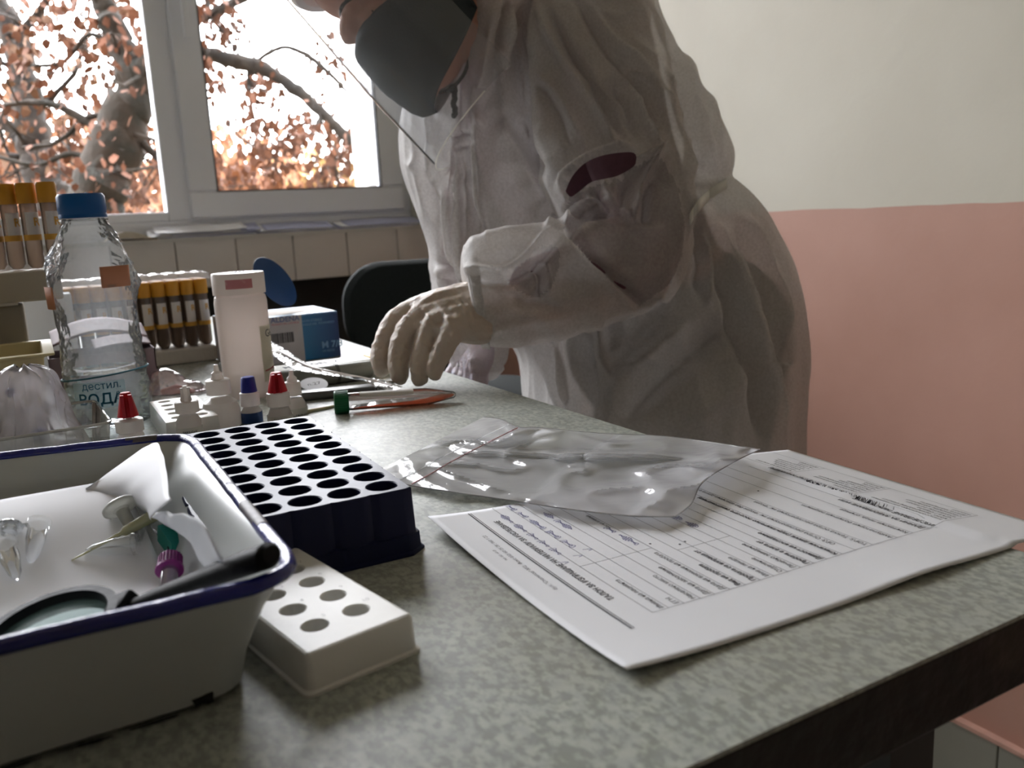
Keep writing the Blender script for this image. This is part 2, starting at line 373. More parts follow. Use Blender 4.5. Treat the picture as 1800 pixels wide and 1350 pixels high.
# white rendered pier just outside the right-hand pane
a_ = ony(622, 300, f0+.5); b_ = ony(700, 300, f0+.5)
tag(bevel(MB().box((float(a_[0]), f0+.35, -2), (float(b_[0])+.1, f0+.5, 6)).build('pier', mat('white_pier_render', S(248, 247, 243), .8, .03, 3), None, False), .01), 'white rendered pier standing just outside the right pane of the window', 'pillar')
M_bark = mat('bark', S(48, 40, 33), .9, .6, 9, 1., 28, col2=S(26, 22, 19)); M_bark2 = mat('bark_mossy', S(46, 35, 24), .9, .6, 7, 1., 24, col2=S(26, 24, 15))
M_leaf = mat('dry_oak_leaf', S(112, 68, 44), .8, .5, 6, col2=S(78, 48, 32)); M_leaf2 = mat('pale_dry_leaf', S(120, 88, 66), .8, .4, 5, col2=S(92, 66, 46))
def branch(mb, pts, D, n=10, rough=.12):
    """pts: (x, y, width px[, dD])"""
    Q = [(*at(p[0], p[1], D+(p[3] if len(p) > 3 else 0)), p[2]*D/FPX/2) for p in pts]
    Q = smoothpath(Q, max(8, len(pts)*5)); P = Q[:, :3].copy(); R = np.abs(Q[:, 3])
    for i in range(len(P)):
        R[i] *= 1+rng.uniform(-rough, rough); P[i] += rng.normal(0, .1, 3)*R[i]
    mb.tube(P, R, n); return P, R
def twigs(mb, P, R, cnt, L, tips, depth=2):
    for _ in range(cnt):
        i = rng.integers(1, len(P)-1); d = (P[i+1]-P[i-1]); d /= np.linalg.norm(d); v = d*.4+rng.normal(0, .6, 3)+np.array([0, 0, -.15]); v /= np.linalg.norm(v)
        l_ = L*rng.uniform(.5, 1.3); q = [P[i]]
        for s_ in range(5): v = v+rng.normal(0, .28, 3)+np.array([0, 0, -.05]); v /= np.linalg.norm(v); q.append(q[-1]+v*l_/5)
        q = np.array(q); r = np.linspace(min(R[i]*.45, .012*L/.6), .0022, 6); mb.tube(q, r, 5)
        if depth > 1: twigs(mb, q, r, 3, L*.55, tips, depth-1)
        else: tips.append(q[-1]); tips.append(q[3])
def leaves(pts, cnt, spread, size):
    V = []; F = []
    for c in pts:
        for _ in range(cnt):
            p = c+rng.normal(0, spread, 3)*np.array([1, 1, 1.2]); a = rng.normal(0, .5, 3)+np.array([0, 0, -1.]); a /= np.linalg.norm(a)
            b = np.cross(a, rng.normal(0, 1, 3)); b /= np.linalg.norm(b)+1e-9; L = size*rng.uniform(.6, 1.5); w_ = L*rng.uniform(.25, .42); n_ = np.cross(a, b)
            k = len(V); V += [p, p+a*L*.35+b*w_, p+a*L*.75+b*w_*.7+n_*L*.1, p+a*L+n_*L*.15, p+a*L*.7-b*w_*.8+n_*L*.1, p+a*L*.3-b*w_]; F.append(tuple(range(k, k+6)))
    return V, F
def tree(label, D, trunks, brs, m, nt, L, extra, ln, lm, lsize=.055, keep=None, lcount=11, spread=.07):
    base = at(*trunks[0][0][:2], D); r = thing('tree', label, 'tree', (base[0], base[1], -2), 0, 'trees outside the window')
    tk = MB(); tips = []
    for t_ in trunks: P, R = branch(tk, t_, D, 14); twigs(tk, P, R, nt, L, tips, 2)
    tk.build('trunk', m, r)
    bm = MB()
    for t_ in brs:
        P, R = branch(bm, t_, D, 8); twigs(bm, P, R, max(3, nt//2), L*.8, tips, 2)
    bm.build('branches', m, r)
    pts = [p for p in tips if keep is None or keep(*proj(p)[:2])]+[at(x, y, D+rng.uniform(-.4, .6)) for x, y in extra]
    V, F = leaves(pts, lcount, spread, lsize); f = link('foliage', V, F, lm, r, False); f['kind'] = 'stuff'; return r
def keepl(x, y): return x < 335 and rng.random() < .32
def ex(n_, x0, x1, y0, y1): return [(rng.uniform(x0, x1), rng.uniform(y0, y1)) for _ in range(n_)]
tree('tree nearest the left pane, thick mossy trunk bending right then up', 4.6,
     [[(140, 480, 105), (160, 400, 100), (185, 310, 92), (210, 240, 84), (237, 165, 66), (222, 110, 50), (205, 60, 42), (183, 5, 40), (170, -60, 36)]],
     [[(237, 170, 55), (262, 110, 42), (275, 30, 36), (290, -40, 30)], [(205, 250, 16), (120, 195, 13), (60, 180, 10), (-10, 190, 8)], [(215, 215, 12), (160, 205, 10), (100, 250, 8), (40, 260, 6)],
      [(215, 100, 10), (160, 60, 8), (110, 110, 7), (50, 115, 6)], [(190, 300, 12), (130, 270, 10), (60, 290, 8), (-20, 270, 8)], [(250, 250, 14), (290, 290, 12), (340, 330, 10)]],
     M_bark2, 6, .8, ex(34, -20, 300, -20, 330), 8, M_leaf, keep=keepl, lsize=.05)
tree('forked grey tree at the far left behind the mossy one', 5.6,
     [[(115, 520, 80), (98, 420, 74), (80, 320, 66), (62, 250, 52), (48, 180, 46), (35, 100, 44), (12, 40, 40), (-25, -40, 36)]],
     [[(66, 290, 26), (30, 240, 24), (-10, 200, 22), (-50, 180, 20)], [(35, 60, 16), (70, 20, 14), (100, -30, 12)], [(60, 200, 12), (130, 130, 9), (150, 60, 7), (190, 20, 5)], [(75, 270, 12), (20, 275, 12), (-30, 268, 10)]],
     M_bark, 6, 1., ex(26, -20, 290, -20, 330), 8, M_leaf2, keep=keepl, lsize=.06)
def keepr(x, y): return (x < 425 and y < 160 and rng.random() < .25) or (y > 225 and rng.random() < .5) or rng.random() < .06
tree('tree with thin arching bough crossing the right pane', 4.9,
     [[(290, 60, 30), (350, 88, 22), (400, 104, 24), (455, 118, 27), (490, 136, 20), (530, 165, 20), (575, 208, 19), (612, 245, 19), (660, 300, 16)]],
     [[(340, 38, 18), (385, 18, 17), (440, -8, 16), (520, -20, 12)], [(448, 110, 8), (475, 92, 7), (503, 83, 7), (545, 100, 9), (585, 135, 8), (612, 165, 5)], [(438, 118, 9), (438, 160, 7), (446, 205, 5), (460, 240, 3)],
      [(360, -10, 10), (372, 30, 8), (395, 60, 6), (420, 95, 4)], [(600, 240, 6), (590, 270, 5), (594, 330, 4)], [(400, 215, 4), (430, 248, 4), (470, 262, 3)]],
     M_bark, 5, .45, ex(10, 355, 400, 20, 150)+ex(7, 430, 480, 120, 165)+ex(10, 430, 620, 200, 235)+ex(24, 360, 640, 240, 330)+ex(5, 570, 600, 60, 120), 8, M_leaf, keep=keepr, lsize=.045, lcount=13, spread=.05)
def shrub(label, D, x0, x1, y0, y1, n_, m, size):
    b = at((x0+x1)/2, y1, D); r = thing('shrub', label, 'bush', (b[0], b[1], -2), 0, 'bushes beyond the trees')
    st = MB()
    for _ in range(9):
        p = at(rng.uniform(x0, x1), y1+60, D); q = at(rng.uniform(x0, x1), rng.uniform(y0, y1), D+rng.uniform(-.5, .5)); st.tube([(p[0], p[1], -2), (p+q)/2+rng.normal(0, .1, 3), q], [.05, .03, .01], 6)
    st.build('stems', M_bark, r)
    V, F = leaves([at(rng.uniform(x0, x1), y0+(y1-y0)*rng.random()**.7, D+rng.uniform(-.8, .8)) for _ in range(n_)], 22, .22, size); f = link('foliage', V, F, m, r, False); f['kind'] = 'stuff'
M_leaf3 = mat('yellow_leaf', S(150, 122, 72), .8, .4, 5, col2=S(120, 90, 54)); M_leaf4 = mat('orange_leaf', S(140, 96, 66), .8, .4, 5, col2=S(112, 74, 50))
shrub('orange-brown bush low in the left pane', 9, -60, 300, 240, 420, 110, M_leaf4, .13)
shrub('orange bush low at the left of the right pane', 11.2, 340, 500, 262, 420, 70, M_leaf4, .13)
shrub('yellow-leaved bush low at the right of the right pane', 13.5, 470, 760, 275, 420, 90, M_leaf3, .15)

# ================================================================ BENCH
def gD(x, D):                    # bench-top point seen at column x, at distance D
    a = (x-900)/FPX; b = ((CAM[2]-ZT)/D+CF[2]+CR[2]*a)/CU[2]; return CAM+D*(CF+CR*a-CU*b)
def zpix(p, y):                  # height above the bench at which a point over p shows in row y
    lo, hi = -.3, .6
    for _ in range(40):
        m_ = (lo+hi)/2
        if proj(np.array([p[0], p[1], ZT+m_]))[1] > y: lo = m_
        else: hi = m_
    return lo
def prof(p, rows):
    w_ = proj(p)[2]; return [(hw*w_/FPX, max(0, zpix(p, y)) if y is not None else 0.) for y, hw in rows]
TX, TY0, TY1 = .43, .199, 1.95
m, n, l, p = nodemat('speckled_laminate', .3)
f1 = noisen(n, l, 330, 3, sc3=(1, .6, 1)); f2 = noisen(n, l, 150, 5); f3 = noisen(n, l, 5, 4)
c = mix(n, l, ramp(n, l, f1, .40, .60, (0, 0, 0, 1), (1, 1, 1, 1)), S(134, 138, 129), S(173, 177, 167))
c = mix(n, l, ramp(n, l, f2, .42, .62, (0, 0, 0, 1), (.4, .4, .4, 1)), c, S(148, 152, 150))
c = mix(n, l, ramp(n, l, f3, .5, .68, (0, 0, 0, 1), (.3, .3, .3, 1)), c, S(128, 120, 104))
l.new(c, p.inputs['Base Color']); l.new(ramp(n, l, f2, .3, .7, (.40, .40, .40, 1), (.52, .52, .52, 1)), p.inputs['Roughness']); bumpn(n, l, p, f1, .05, .001)
p.inputs['Specular IOR Level'].default_value = .4; M_lam = m
M_edge = mat('worn_black_edge', S(14, 14, 12), .5, 0, 16, .3, 40, col2=S(46, 42, 36), thr=(.32, .37))
tbl = thing('lab_bench', 'long bench with speckled grey-green laminate top and worn black edge', 'table', (-.4, 1.0, 0))
MB().box((-1.35, TY0, ZT-.002), (TX, TY1, ZT)).build('tabletop', M_lam, tbl, False)
bevel(MB().box((-1.35, TY0, ZT-.036), (TX, TY1, ZT-.002)).build('edge_board', M_edge, tbl, False), .0015)
M_steel = mat('dark_painted_steel', S(44, 44, 44), .5, .1)
MB().box((-1.3, TY0+.05, ZT-.09), (TX-.05, TY0+.08, ZT-.036)).box((-1.3, TY1-.08, ZT-.09), (TX-.05, TY1-.05, ZT-.036)).box((TX-.08, TY0+.08, ZT-.09), (TX-.05, TY1-.08, ZT-.036)).box((-1.3, TY0+.08, ZT-.09), (-1.27, TY1-.08, ZT-.036)).build('apron', M_steel, tbl, False)
for x in (-1.3, TX-.085):
    for y in (TY0+.05, TY1-.085): MB().box((x, y, 0), (x+.035, y+.035, ZT-.09)).build('leg', M_steel, tbl, False)

# ---------------------------------------------------------------- the form
cA, cB, cC, cD_ = onz(752, 908, .007), onz(1103, 1178, .0045), onz(1385, 798, -.007), onz(1879, 937, -.002)
PW, PH = .21, .297
def page(u, v, dz=0.):           # u across (0 = edge nearest the viewer), v down the page
    s, t = np.asarray(u)/PW, np.asarray(v)/PH; s = s+0*t; t = t+0*s
    P_ = ((1-s)*(1-t))[..., None]*cB+(s*(1-t))[..., None]*cA+((1-s)*t)[..., None]*cD_+(s*t)[..., None]*cC
    over = np.clip(P_[..., 0]-TX, 0, 1)
    z = .0006+.0065*s**2.5*(1-t)**6+.004*(1-s)**5*(1-t)**8+.0022*np.exp(-((t-.60)/.13)**2)*(1-s)**6+.0016*np.exp(-((t-.98)/.1)**2)*(1-s)**2
    z = np.where(over > 0, np.maximum(z, .0025)-over*.10, z)
    P_[..., 2] = ZT+z+dz; return P_
form = thing('paper_form', 'printed form in Cyrillic with blue handwriting lying upside down on the bench', 'paper', page(np.array(.1), np.array(.15)))
uu, vv = np.meshgrid(np.linspace(0, PW, 44), np.linspace(0, PH, 60))
M_paper = mat('white_paper', S(226, 227, 231), .6, .02, 20)
solid(MB().grid(page(uu, vv)).build('sheet', M_paper, form), .0002, 1)
def pinv(x, y):                  # page coordinates of a photographed point
    u, v = .1, .15
    for _ in range(30):
        e = []; base = proj(page(np.array(u), np.array(v))); h = 1e-4
        a = proj(page(np.array(u+h), np.array(v))); b = proj(page(np.array(u), np.array(v+h)))
        J = np.array([[(a[0]-base[0])/h, (b[0]-base[0])/h], [(a[1]-base[1])/h, (b[1]-base[1])/h]])
        d = np.linalg.solve(J, np.array([x-base[0], y-base[1]])); u = float(np.clip(u+d[0], -.1, .35)); v = float(np.clip(v+d[1], -.1, .4))
    return u, v
M_ink = mat('black_toner', S(52, 50, 56), .6); M_grey = mat('grey_toner', S(104, 102, 108), .6); M_blue = mat('blue_ballpoint', S(64, 62, 130), .5); M_red = mat('red_print', S(190, 60, 70), .6)
class Print(MB):
    def map(s, pts): u, v = np.asarray(pts)[:, 0], np.asarray(pts)[:, 1]; return page(u, v, .0004)
    def text(s, body, u, v, size, bold=False, width=None):
        V, F = text_geo(body, size, 'LEFT', bold)
        if not len(V): return
        x = V[:, 0]
        if width: x = x*width/x.max()
        s.add(s.map(np.c_[u+x, v-V[:, 1]]), F)
    def line(s, a, b, w_=.0003, n_=24):
        a, b = np.array(a), np.array(b); d = (b-a)/np.linalg.norm(b-a); q = np.array([-d[1], d[0]])*w_/2
        t = np.linspace(0, 1, n_)[:, None]; L_ = s.map(a+(b-a)*t+q); R_ = s.map(a+(b-a)*t-q); s.grid(np.stack([L_, R_], 1))
    def stroke(s, P_, w_=.00035):
        P_ = np.asarray(P_); d = np.gradient(P_, axis=0); d /= np.linalg.norm(d, axis=1)[:, None]+1e-9; q = np.c_[-d[:, 1], d[:, 0]]*w_/2
        s.grid(np.stack([s.map(P_+q), s.map(P_-q)], 1))
pr = Print(); gr = Print(); hw = Print(); bx = Print()
e0 = pinv(1125, 1102); e1 = pinv(815, 905); vr = (e0[1]+e1[1])/2
bx.line((e0[0], vr-.0007), (e1[0], vr-.0007), .0009); bx.line((e0[0], vr+.0007), (e1[0], vr+.0007), .0005)
t0 = pinv(1080, 1054); t1 = pinv(860, 919); bx.text('ТАЛОН ЗА ИЗПРАЩАНЕ НА МАТЕРИАЛИ ЗА ИЗСЛЕДВАНЕ', t0[0], t0[1]+.0005, .0048, True, t1[0]-t0[0])
a0 = pinv(984, 1036); a1 = pinv(838, 945); gr.text('бул. "Столетов" №2;  Факс 032/ 60 25 28 ; 960 1 22', a0[0], vr-.0068, .0032, False, a1[0]-a0[0])
gr.text('тел. 032 / 60 28', a0[0]+.045, vr-.0115, .0024)
lft = [(1149,1079),(1176,1070),(1203,1062),(1231,1053),(1256,1045.5),(1283,1037),(1309,1028.5),(1335,1020),(1358,1012.5),(1382,1005),(1404,997),(1427,989.5),(1450,982),(1477,973.5),(1500,966.5),(1530,957),(1572,944),(1598,935.5),(1623,926)]
vs_ = [pinv(*q)[1] for q in lft]; k0, k1 = np.polyfit(range(6), vs_[:6], 1); uL = np.mean([pinv(*q)[0] for q in lft[:8]])
vs_ = list(np.maximum.accumulate(vs_)); u0 = uL; u1 = u0+.168
bot = pinv(1699, 901)[1]
for i, v_ in enumerate(vs_): gr.line((u0, v_), (u1, v_), .00028)
gr.line((u0, vs_[0]), (u0, bot), .00028); gr.line((u1, vs_[0]), (u1, bot), .00028); gr.line((u0, bot), (u1, bot), .00028)
uc = pinv(1020, 997)[0]; uc2 = pinv(1250, 952)[0]
gr.line((uc, vs_[0]), (uc, vs_[5]), .00028); gr.line((uc2, vs_[6]), (uc2, vs_[10]), .00028)
rows = ['Имена на пациента', 'ЕГН', 'Населено място', 'Дата на заболяване', 'Дата на вземане на пробата', '*Вид на пробата', '*Пробата се изпраща от', 'Име на лекаря', 'Отделение', 'Лечебно заведение', '*Пробата е взета от', '*Давност на изследване', '*Клинични данни (задължително посочете симптоматика)', 'ОРЗ: Остра респираторна инфекция без изяснена друга етиол.', 'ТОРЗ: Тежка остра респираторна инфекция', 'Амбулаторни болнични пациенти', 'Контактни лица, огнище', '*ДАННИ ЗА ЗАБОЛЯВАНЕ ИЛИ']
for i, tx in enumerate(rows):
    if i+1 >= len(vs_): break
    h = min(.0036, (vs_[i+1]-vs_[i])*.62); b = tx[0] == '*'
    (bx if b else pr).text(tx.strip('*'), u0+.0015+(.0 if i != 13 else .01), vs_[i+1]-.0013, h*1.12, b)
pr.text('Час на вземане', pinv(1050, 935)[0], vs_[5]-.0013, .0034)
vv0 = vs_[-1]; gap = (bot-vv0)
bx.text('ИЗСЛЕДВАНЕ (задължително отбележете, съобразно показанията)', u0+.001, vv0+gap*.18, gap*.13, True, .13)
gr.line((u0, vv0+gap*.22), (u1, vv0+gap*.22))
for k in range(7):
    v_ = vv0+gap*(.34+.10*k)
    pr.text(['вирусологично изследване', 'назофарингеален секрет', 'кръв / серум', 'трахеален аспират', 'секционен материал', 'други материали', 'изолат', 'ликвор', 'фецес'][k], u0+.002, v_, gap*.085)
    pr.text(['серология', 'полимеразна реакция', 'имунофлуоресценция', 'бързи тестове', 'култивиране', 'антиген', 'антитела', 'типиране', 'друго'][k], u0+.062, v_, gap*.085)
    pr.text(['наличие на контакт', 'ваксиниран', 'неваксиниран', 'хоспитализиран', 'с придружаващи', 'пътувал', 'бременна', 'дете', 'медик'][k], u0+.118, v_, gap*.085)
gr.line((u0+.06, vv0+gap*.22), (u0+.06, bot)); gr.line((u0+.115, vv0+gap*.22), (u0+.115, bot))
def scrawl(u, v, L_, h, seed):   # looping ballpoint words
    r = np.random.default_rng(seed); x = 0
    while x < L_:
        wl_ = r.uniform(.008, .02); n_ = int(wl_/.0006); t = np.arange(n_*5)/5.
        ph = np.cumsum(r.uniform(.6, 1.5, len(t)))*.42; P_ = np.c_[u+x+t*.0006+.0009*np.cos(ph), v-h*.4-h*.42*np.sin(ph)*(0.6+.5*np.sin(t*.31+seed))]
        hw.stroke(P_); x += wl_+.004
for (xa, ya), (xb, yb), h, sd in (((985, 975), (880, 905), .0052, 3), ((1010, 962), (895, 893), .005, 8), ((1010, 930), (945, 900), .005, 5), ((1120, 958), (1080, 935), .0055, 9), ((1235, 925), (1180, 912), .0055, 12)):
    q0, q1 = pinv(xa, ya), pinv(xb, yb); scrawl(q0[0], (q0[1]+q1[1])/2+.002, max(.012, q1[0]-q0[0]), h, sd)
for x, y in ((1001, 990), (1026, 978), (1043, 967)):
    q = pinv(x, y); hw.stroke(smoothpath([(q[0], q[1]-.003), (q[0]+.001, q[1]), (q[0]+.003, q[1]-.005)], 10))
for x, y in ((1195, 958), (1204, 953), (1143, 957), (1333, 864)):
    q = pinv(x, y); pr.stroke([(q[0]-.0006, q[1]), (q[0], q[1]), (q[0]+.0007, q[1]+.0002)], .0012)
gr.build('ruled_lines', M_grey, form, False); pr.build('printed_text', M_ink, form, False); bx.build('bold_print', M_ink, form, False); hw.build('handwriting', M_blue, form, False)

# ---------------------------------------------------------------- clear zip bag
M_film = thin('polythene_film', (.98, .98, .98, 1), .09, .16, .50, S(246, 246, 248), .12, 40, 1.12, trl=.5)
zb = thing('zip_bag', 'empty clear zip-seal bag with red seal line lying crumpled half over the form', 'bag', onz(950, 820))
nearE = smoothpath([(650, 835), (720, 853), (900, 880), (1000, 895), (1110, 907), (1188, 908)], 90); farE = smoothpath([(850, 733), (880, 737), (912, 751), (950, 752), (1060, 762), (1180, 768), (1335, 790)], 90)
rightE = smoothpath([(1188, 908), (1215, 885), (1235, 848), (1285, 815), (1335, 790)], 60)
def bagz(i, j):
    s, t = i/89, j/59
    q = Vector((s*4.2+t*1.5, t*3.4-s*.8, 3.)); a = abs(noise.noise(q)); b = noise.noise(q*2.3)
    return .003+.0045*(1-min(1, a*2.6))**2*(.4+.6*math.sin(PI*t))+.0016*b+.016*math.exp(-((s-.17)/.1)**2-((t-.95)/.25)**2)+.010*math.exp(-((s-.93)/.1)**2)*t+.006*math.exp(-((t-.62-.25*(s-.3))/.05)**2)*min(1, s*3)*min(1, (1-s)*3)
G = np.zeros((90, 60, 3)); G2 = np.zeros((90, 60, 3))
for i in range(90):
    for j in range(60):
        s, t = i/89, j/59; pn, pf = nearE[i], farE[i]; qx = (1-t)*pn+t*pf
        qx = qx+s*(rightE[j]-((1-t)*nearE[-1]+t*farE[-1]))
        z = max(.0035, bagz(i, j)+.003*(s > .5)); P_ = onz(qx[0], qx[1], z); G[i, j] = P_
        zl = max(.0028, z-.0035*math.sin(PI*t)*math.sin(PI*s)); G2[i, j] = P_*1.; G2[i, j, 2] = ZT+zl
MB().grid(G).build('upper_film', M_film, zb); MB().grid(G2).build('lower_film', M_film, zb)
for k, off in enumerate((9, 12)):
    MB().tube(G[off, 1:59]+np.array([0, 0, .0004]), .0004 if k else .0005, 6).build('seal_ridge', M_film if k == 0 else mat('red_seal_line', S(228, 176, 180), .4), zb)
for E_ in (G[:, 0], G[:, -1], G[-1]): MB().tube(E_, .00045, 5).build('heat_seam', thin('seam_film', (.9, .9, .9, 1), .1, .3, .35, S(240, 240, 240)), zb)

# ---------------------------------------------------------------- racks with holes
def holed(mb, nx, ny, px_, py_, r, z, depth, M, margin=0, n_=24, taper=.85):
    """top plate of nx by ny cells with round wells going down"""
    for a in range(nx):
        for b in range(ny):
            cx, cy = a*px_, b*py_
            ang = [2*PI*k/n_+PI/4 for k in range(n_)]; V = []; F = []
            for q in ang:
                c_, s_ = math.cos(q), math.sin(q); k_ = 1/max(abs(c_), abs(s_)); V.append((cx+c_*k_*px_/2, cy+s_*k_*py_/2, z))
            for rr, zz in ((r+.0006, z), (r, z-.0006), (r*taper, z-depth)):
                for q in ang: V.append((cx+rr*math.cos(q), cy+rr*math.sin(q), zz))
            for L_ in range(3):
                for k in range(n_): k2 = (k+1) % n_; F.append((L_*n_+k, L_*n_+k2, (L_+1)*n_+k2, (L_+1)*n_+k))
            F.append(tuple(3*n_+k for k in range(n_)))
            mb.add(V, F, M)
def rrect(x0, y0, x1, y1, r, z, n_=5):
    out = []
    for cx, cy, a in ((x1-r, y0+r, -PI/2), (x1-r, y1-r, 0), (x0+r, y1-r, PI/2), (x0+r, y0+r, PI)):
        for k in range(n_+1): q = a+PI/2*k/n_; out.append((cx+r*math.cos(q), cy+r*math.sin(q), z))
    return out
def loft(mb, rings, M=None, cap0=False, cap1=False):
    n_ = len(rings[0]); V = [p for r in rings for p in r]; F = []
    for j in range(len(rings)-1):
        for k in range(n_): k2 = (k+1) % n_; F.append((j*n_+k, j*n_+k2, (j+1)*n_+k2, (j+1)*n_+k))
    if cap0: F.append(tuple(range(n_))[::-1])
    if cap1: F.append(tuple((len(rings)-1)*n_+k for k in range(n_)))
    mb.add(V, F, M)
# dark blue rack: 5 x 10 wells on a 21 mm grid
M_navy = mat('navy_plastic', S(22, 28, 62), .42, .1, 20, .03, 60, spec=.28)
h0 = onz(671, 854, .038); h1 = onz(520.8, 740, .038); vy = (h1-h0); vy[2] = 0; pitch = np.linalg.norm(vy)/9; vy /= np.linalg.norm(vy)
Mr = frame((h0[0], h0[1], ZT), (vy[1], -vy[0], 0), vy)
rk = thing('tube_rack', 'dark navy plastic tube rack with rows of large empty round wells', 'rack', (Mr.translation.x, Mr.translation.y, ZT)); pc = pitch
def hrack(mb, M, nx, ny, pt, r, H, depth, mx, my, flange, grooves):
    M0 = M@Matrix.Translation((-(nx-1)*pt, 0, 0)); holed(mb, nx, ny, pt, pt, r, H, depth, M0)
    X0, X1, Y0, Y1 = -pt/2, (nx-.5)*pt, -pt/2, (ny-.5)*pt
    def ring(g, z, rad=.003, wave=0):
        out = []
        def side(ax, bx_, ay, by_, nrm, cnt):
            N = cnt*12
            for k in range(N):
                t = k/N; x = ax+(bx_-ax)*t; y = ay+(by_-ay)*t; ph = (t*cnt) % 1; d = 0
                if wave and 0 < round(t*cnt) < cnt: d = -wave*math.exp(-(min(ph, 1-ph)/.09)**2)
                out.append((x+nrm[0]*(g+d), y+nrm[1]*(g+d), z))
        side(X0-g*0, X1, Y0, Y0, (0, -1), nx); side(X1, X1, Y0, Y1, (1, 0), ny); side(X1, X0, Y1, Y1, (0, 1), nx); side(X0, X0, Y1, Y0, (-1, 0), ny)
        return out
    loft(mb, [ring(0, H), ring(mx-.0008, H, wave=grooves*.5), ring(mx, H-.0008, wave=grooves), ring(mx+.001, .012, wave=grooves), ring(mx+.0012, .0115), ring(mx+.003, .0112), ring(mx+.0035, .0022), ring(mx+.0035+flange, .0015), ring(mx+.0035+flange, 0)], M0)
mb = MB(); hrack(mb, Mr, 5, 10, pitch, .0089, .038, .034, .0025, .002, .002, .0016); mb.build('rack_body', M_navy, rk)
# white rack: 20 mm grid, numbered
M_wht = mat('white_polypropylene', S(226, 225, 221), .38, .04, 40, .04, 50, sss=.15)
M_wht2 = mat('scuffed_white_plastic', S(222, 221, 216), .42, 0, 18, .05, 60, col2=S(196, 194, 188), thr=(.2, .42))
H2 = .0175; a = onz(626, 1072, H2); b = onz(514, 1001, H2); vy = b-a; vy[2] = 0; pt2 = np.linalg.norm(vy)/3; vy /= np.linalg.norm(vy)
Mw = frame((a[0], a[1], ZT), (vy[1], -vy[0], 0), vy); rk2 = thing('tube_rack', 'low white tube rack with small numbered round holes beside the enamel tray', 'rack', (a[0], a[1], ZT))
mb = MB(); pt2x = np.linalg.norm((onz(552, 1098, H2)-a)[:2])
M0 = Mw@Matrix.Translation((-pt2x, 0, 0)); holed(mb, 2, 5, pt2x, pt2, .0057, H2, .014, M0)
X0, X1, Y0, Y1 = -pt2x/2, 1.5*pt2x, -pt2/2, 4.5*pt2
mb.add([(X0, Y0, H2), (X1, Y0, H2), (X1, Y1, H2), (X0, Y1, H2), (X0-.003, Y0-.009, H2), (X1+.004, Y0-.009, H2), (X1+.004, Y1+.003, H2), (X0-.003, Y1+.003, H2)], [(0, 1, 5, 4), (1, 2, 6, 5), (2, 3, 7, 6), (3, 0, 4, 7)], M0)
def rr(g, z, r_): return rrect(X0-.003-g, Y0-.009-g, X1+.004+g, Y1+.003+g, max(r_, .0005), z)
loft(mb, [rr(0, H2, .0005), rr(.0012, H2-.0004, .002), rr(.0022, H2-.002, .003), rr(.003, .002, .004), rr(.0042, .0012, .004), rr(.0042, 0, .004)], M0)
mb.build('rack_body', M_wht2, rk2)
nm = MB()
for col in range(2):
    for row in range(5):
        V, F = text_geo(str((10 if col else 5)-row), .0038); V2 = np.c_[V[:, 1]*-1, V[:, 0], V[:, 2]]
        nm.add(np.c_[V[:, 0]+col*pt2x+.0062, V[:, 1]+row*pt2+.0045, np.full(len(V), H2+.0002)], F, M0)
nm.build('embossed_numbers', mat('faint_grey_print', S(176, 176, 172), .5), rk2, False)
# second white rack behind the bottles
rk3 = thing('tube_rack', 'small white tube rack with brownish holes half hidden behind dropper bottles', 'rack', (.1, .84, ZT))
mb = MB(); holed(mb, 2, 5, .0205, .022, .0055, .02, .016, Matrix.Translation((.1, .812, ZT)))
q = [(.0898, .801), (.1307, .801), (.1307, .911), (.0898, .911)]
loft(mb, [[(x, y, ZT+.02) for x, y in q], [(x+(-.002 if x < .1 else .002), y+(-.003 if y < .85 else .002), ZT+.0195) for x, y in q], [(x+(-.003 if x < .1 else .003), y+(-.004 if y < .85 else .003), ZT) for x, y in q]])
mb.build('rack_body', M_wht, rk3)

# ---------------------------------------------------------------- enamel tray
M_enam = mat('cream_white_enamel', S(188, 192, 190), .30, .06, 4, .06, 9, coat=.05); M_rim = mat('cobalt_enamel_rim', S(34, 40, 124), .25, .15, 8, .25, 90, coat=.2, col2=S(22, 24, 76)); M_chip = mat('bare_iron_chip', S(26, 22, 20), .8, .3, 60, .5, 120)
nr, fr_, fl, nl = onz(530, 1012, .056), onz(330, 766, .055), np.array([-.125, .610, ZT+.057]), np.array([-.125, .3164, ZT+.054])
tr = thing('enamel_tray', 'deep white enamel tray with cobalt blue rim in the near left corner', 'tray', (-.01, .42, ZT))
def quadring(cs, r, n_=8, inset=0., zoff=0.):
    cs = [np.array(c_, float) for c_ in cs]; ctr = sum(cs)/4; out = []
    cs = [c_+(ctr-c_)/np.linalg.norm((ctr-c_)[:2])*inset*1.4 for c_ in cs]
    for k in range(4):
        c_, pv, nx_ = cs[k], cs[k-1], cs[(k+1) % 4]; a = c_+(pv-c_)/np.linalg.norm(pv-c_)*r; b = c_+(nx_-c_)/np.linalg.norm(nx_-c_)*r
        for j in range(n_+1): t = j/n_; out.append((1-t)**2*a+2*t*(1-t)*c_+t*t*b)
        nxt = cs[(k+1) % 4]; e = nxt+(c_-nxt)/np.linalg.norm(nxt-c_)*r
        for j in range(1, 12): t = j/12; out.append(b+(e-b)*t)
    out = np.array(out); out[:, 2] += zoff; return out
rimc = [nl, nr, fr_, fl]; bc = [np.array(q_) for q_ in ((-.106, .329, ZT), (.057, .331, ZT), (.036, .56, ZT), (-.106, .575, ZT))]
R1 = quadring(rimc, .024); B1 = quadring(bc, .022)
def lerp(t): return B1+(R1-B1)*np.array([t**1.6, t**1.6, t])
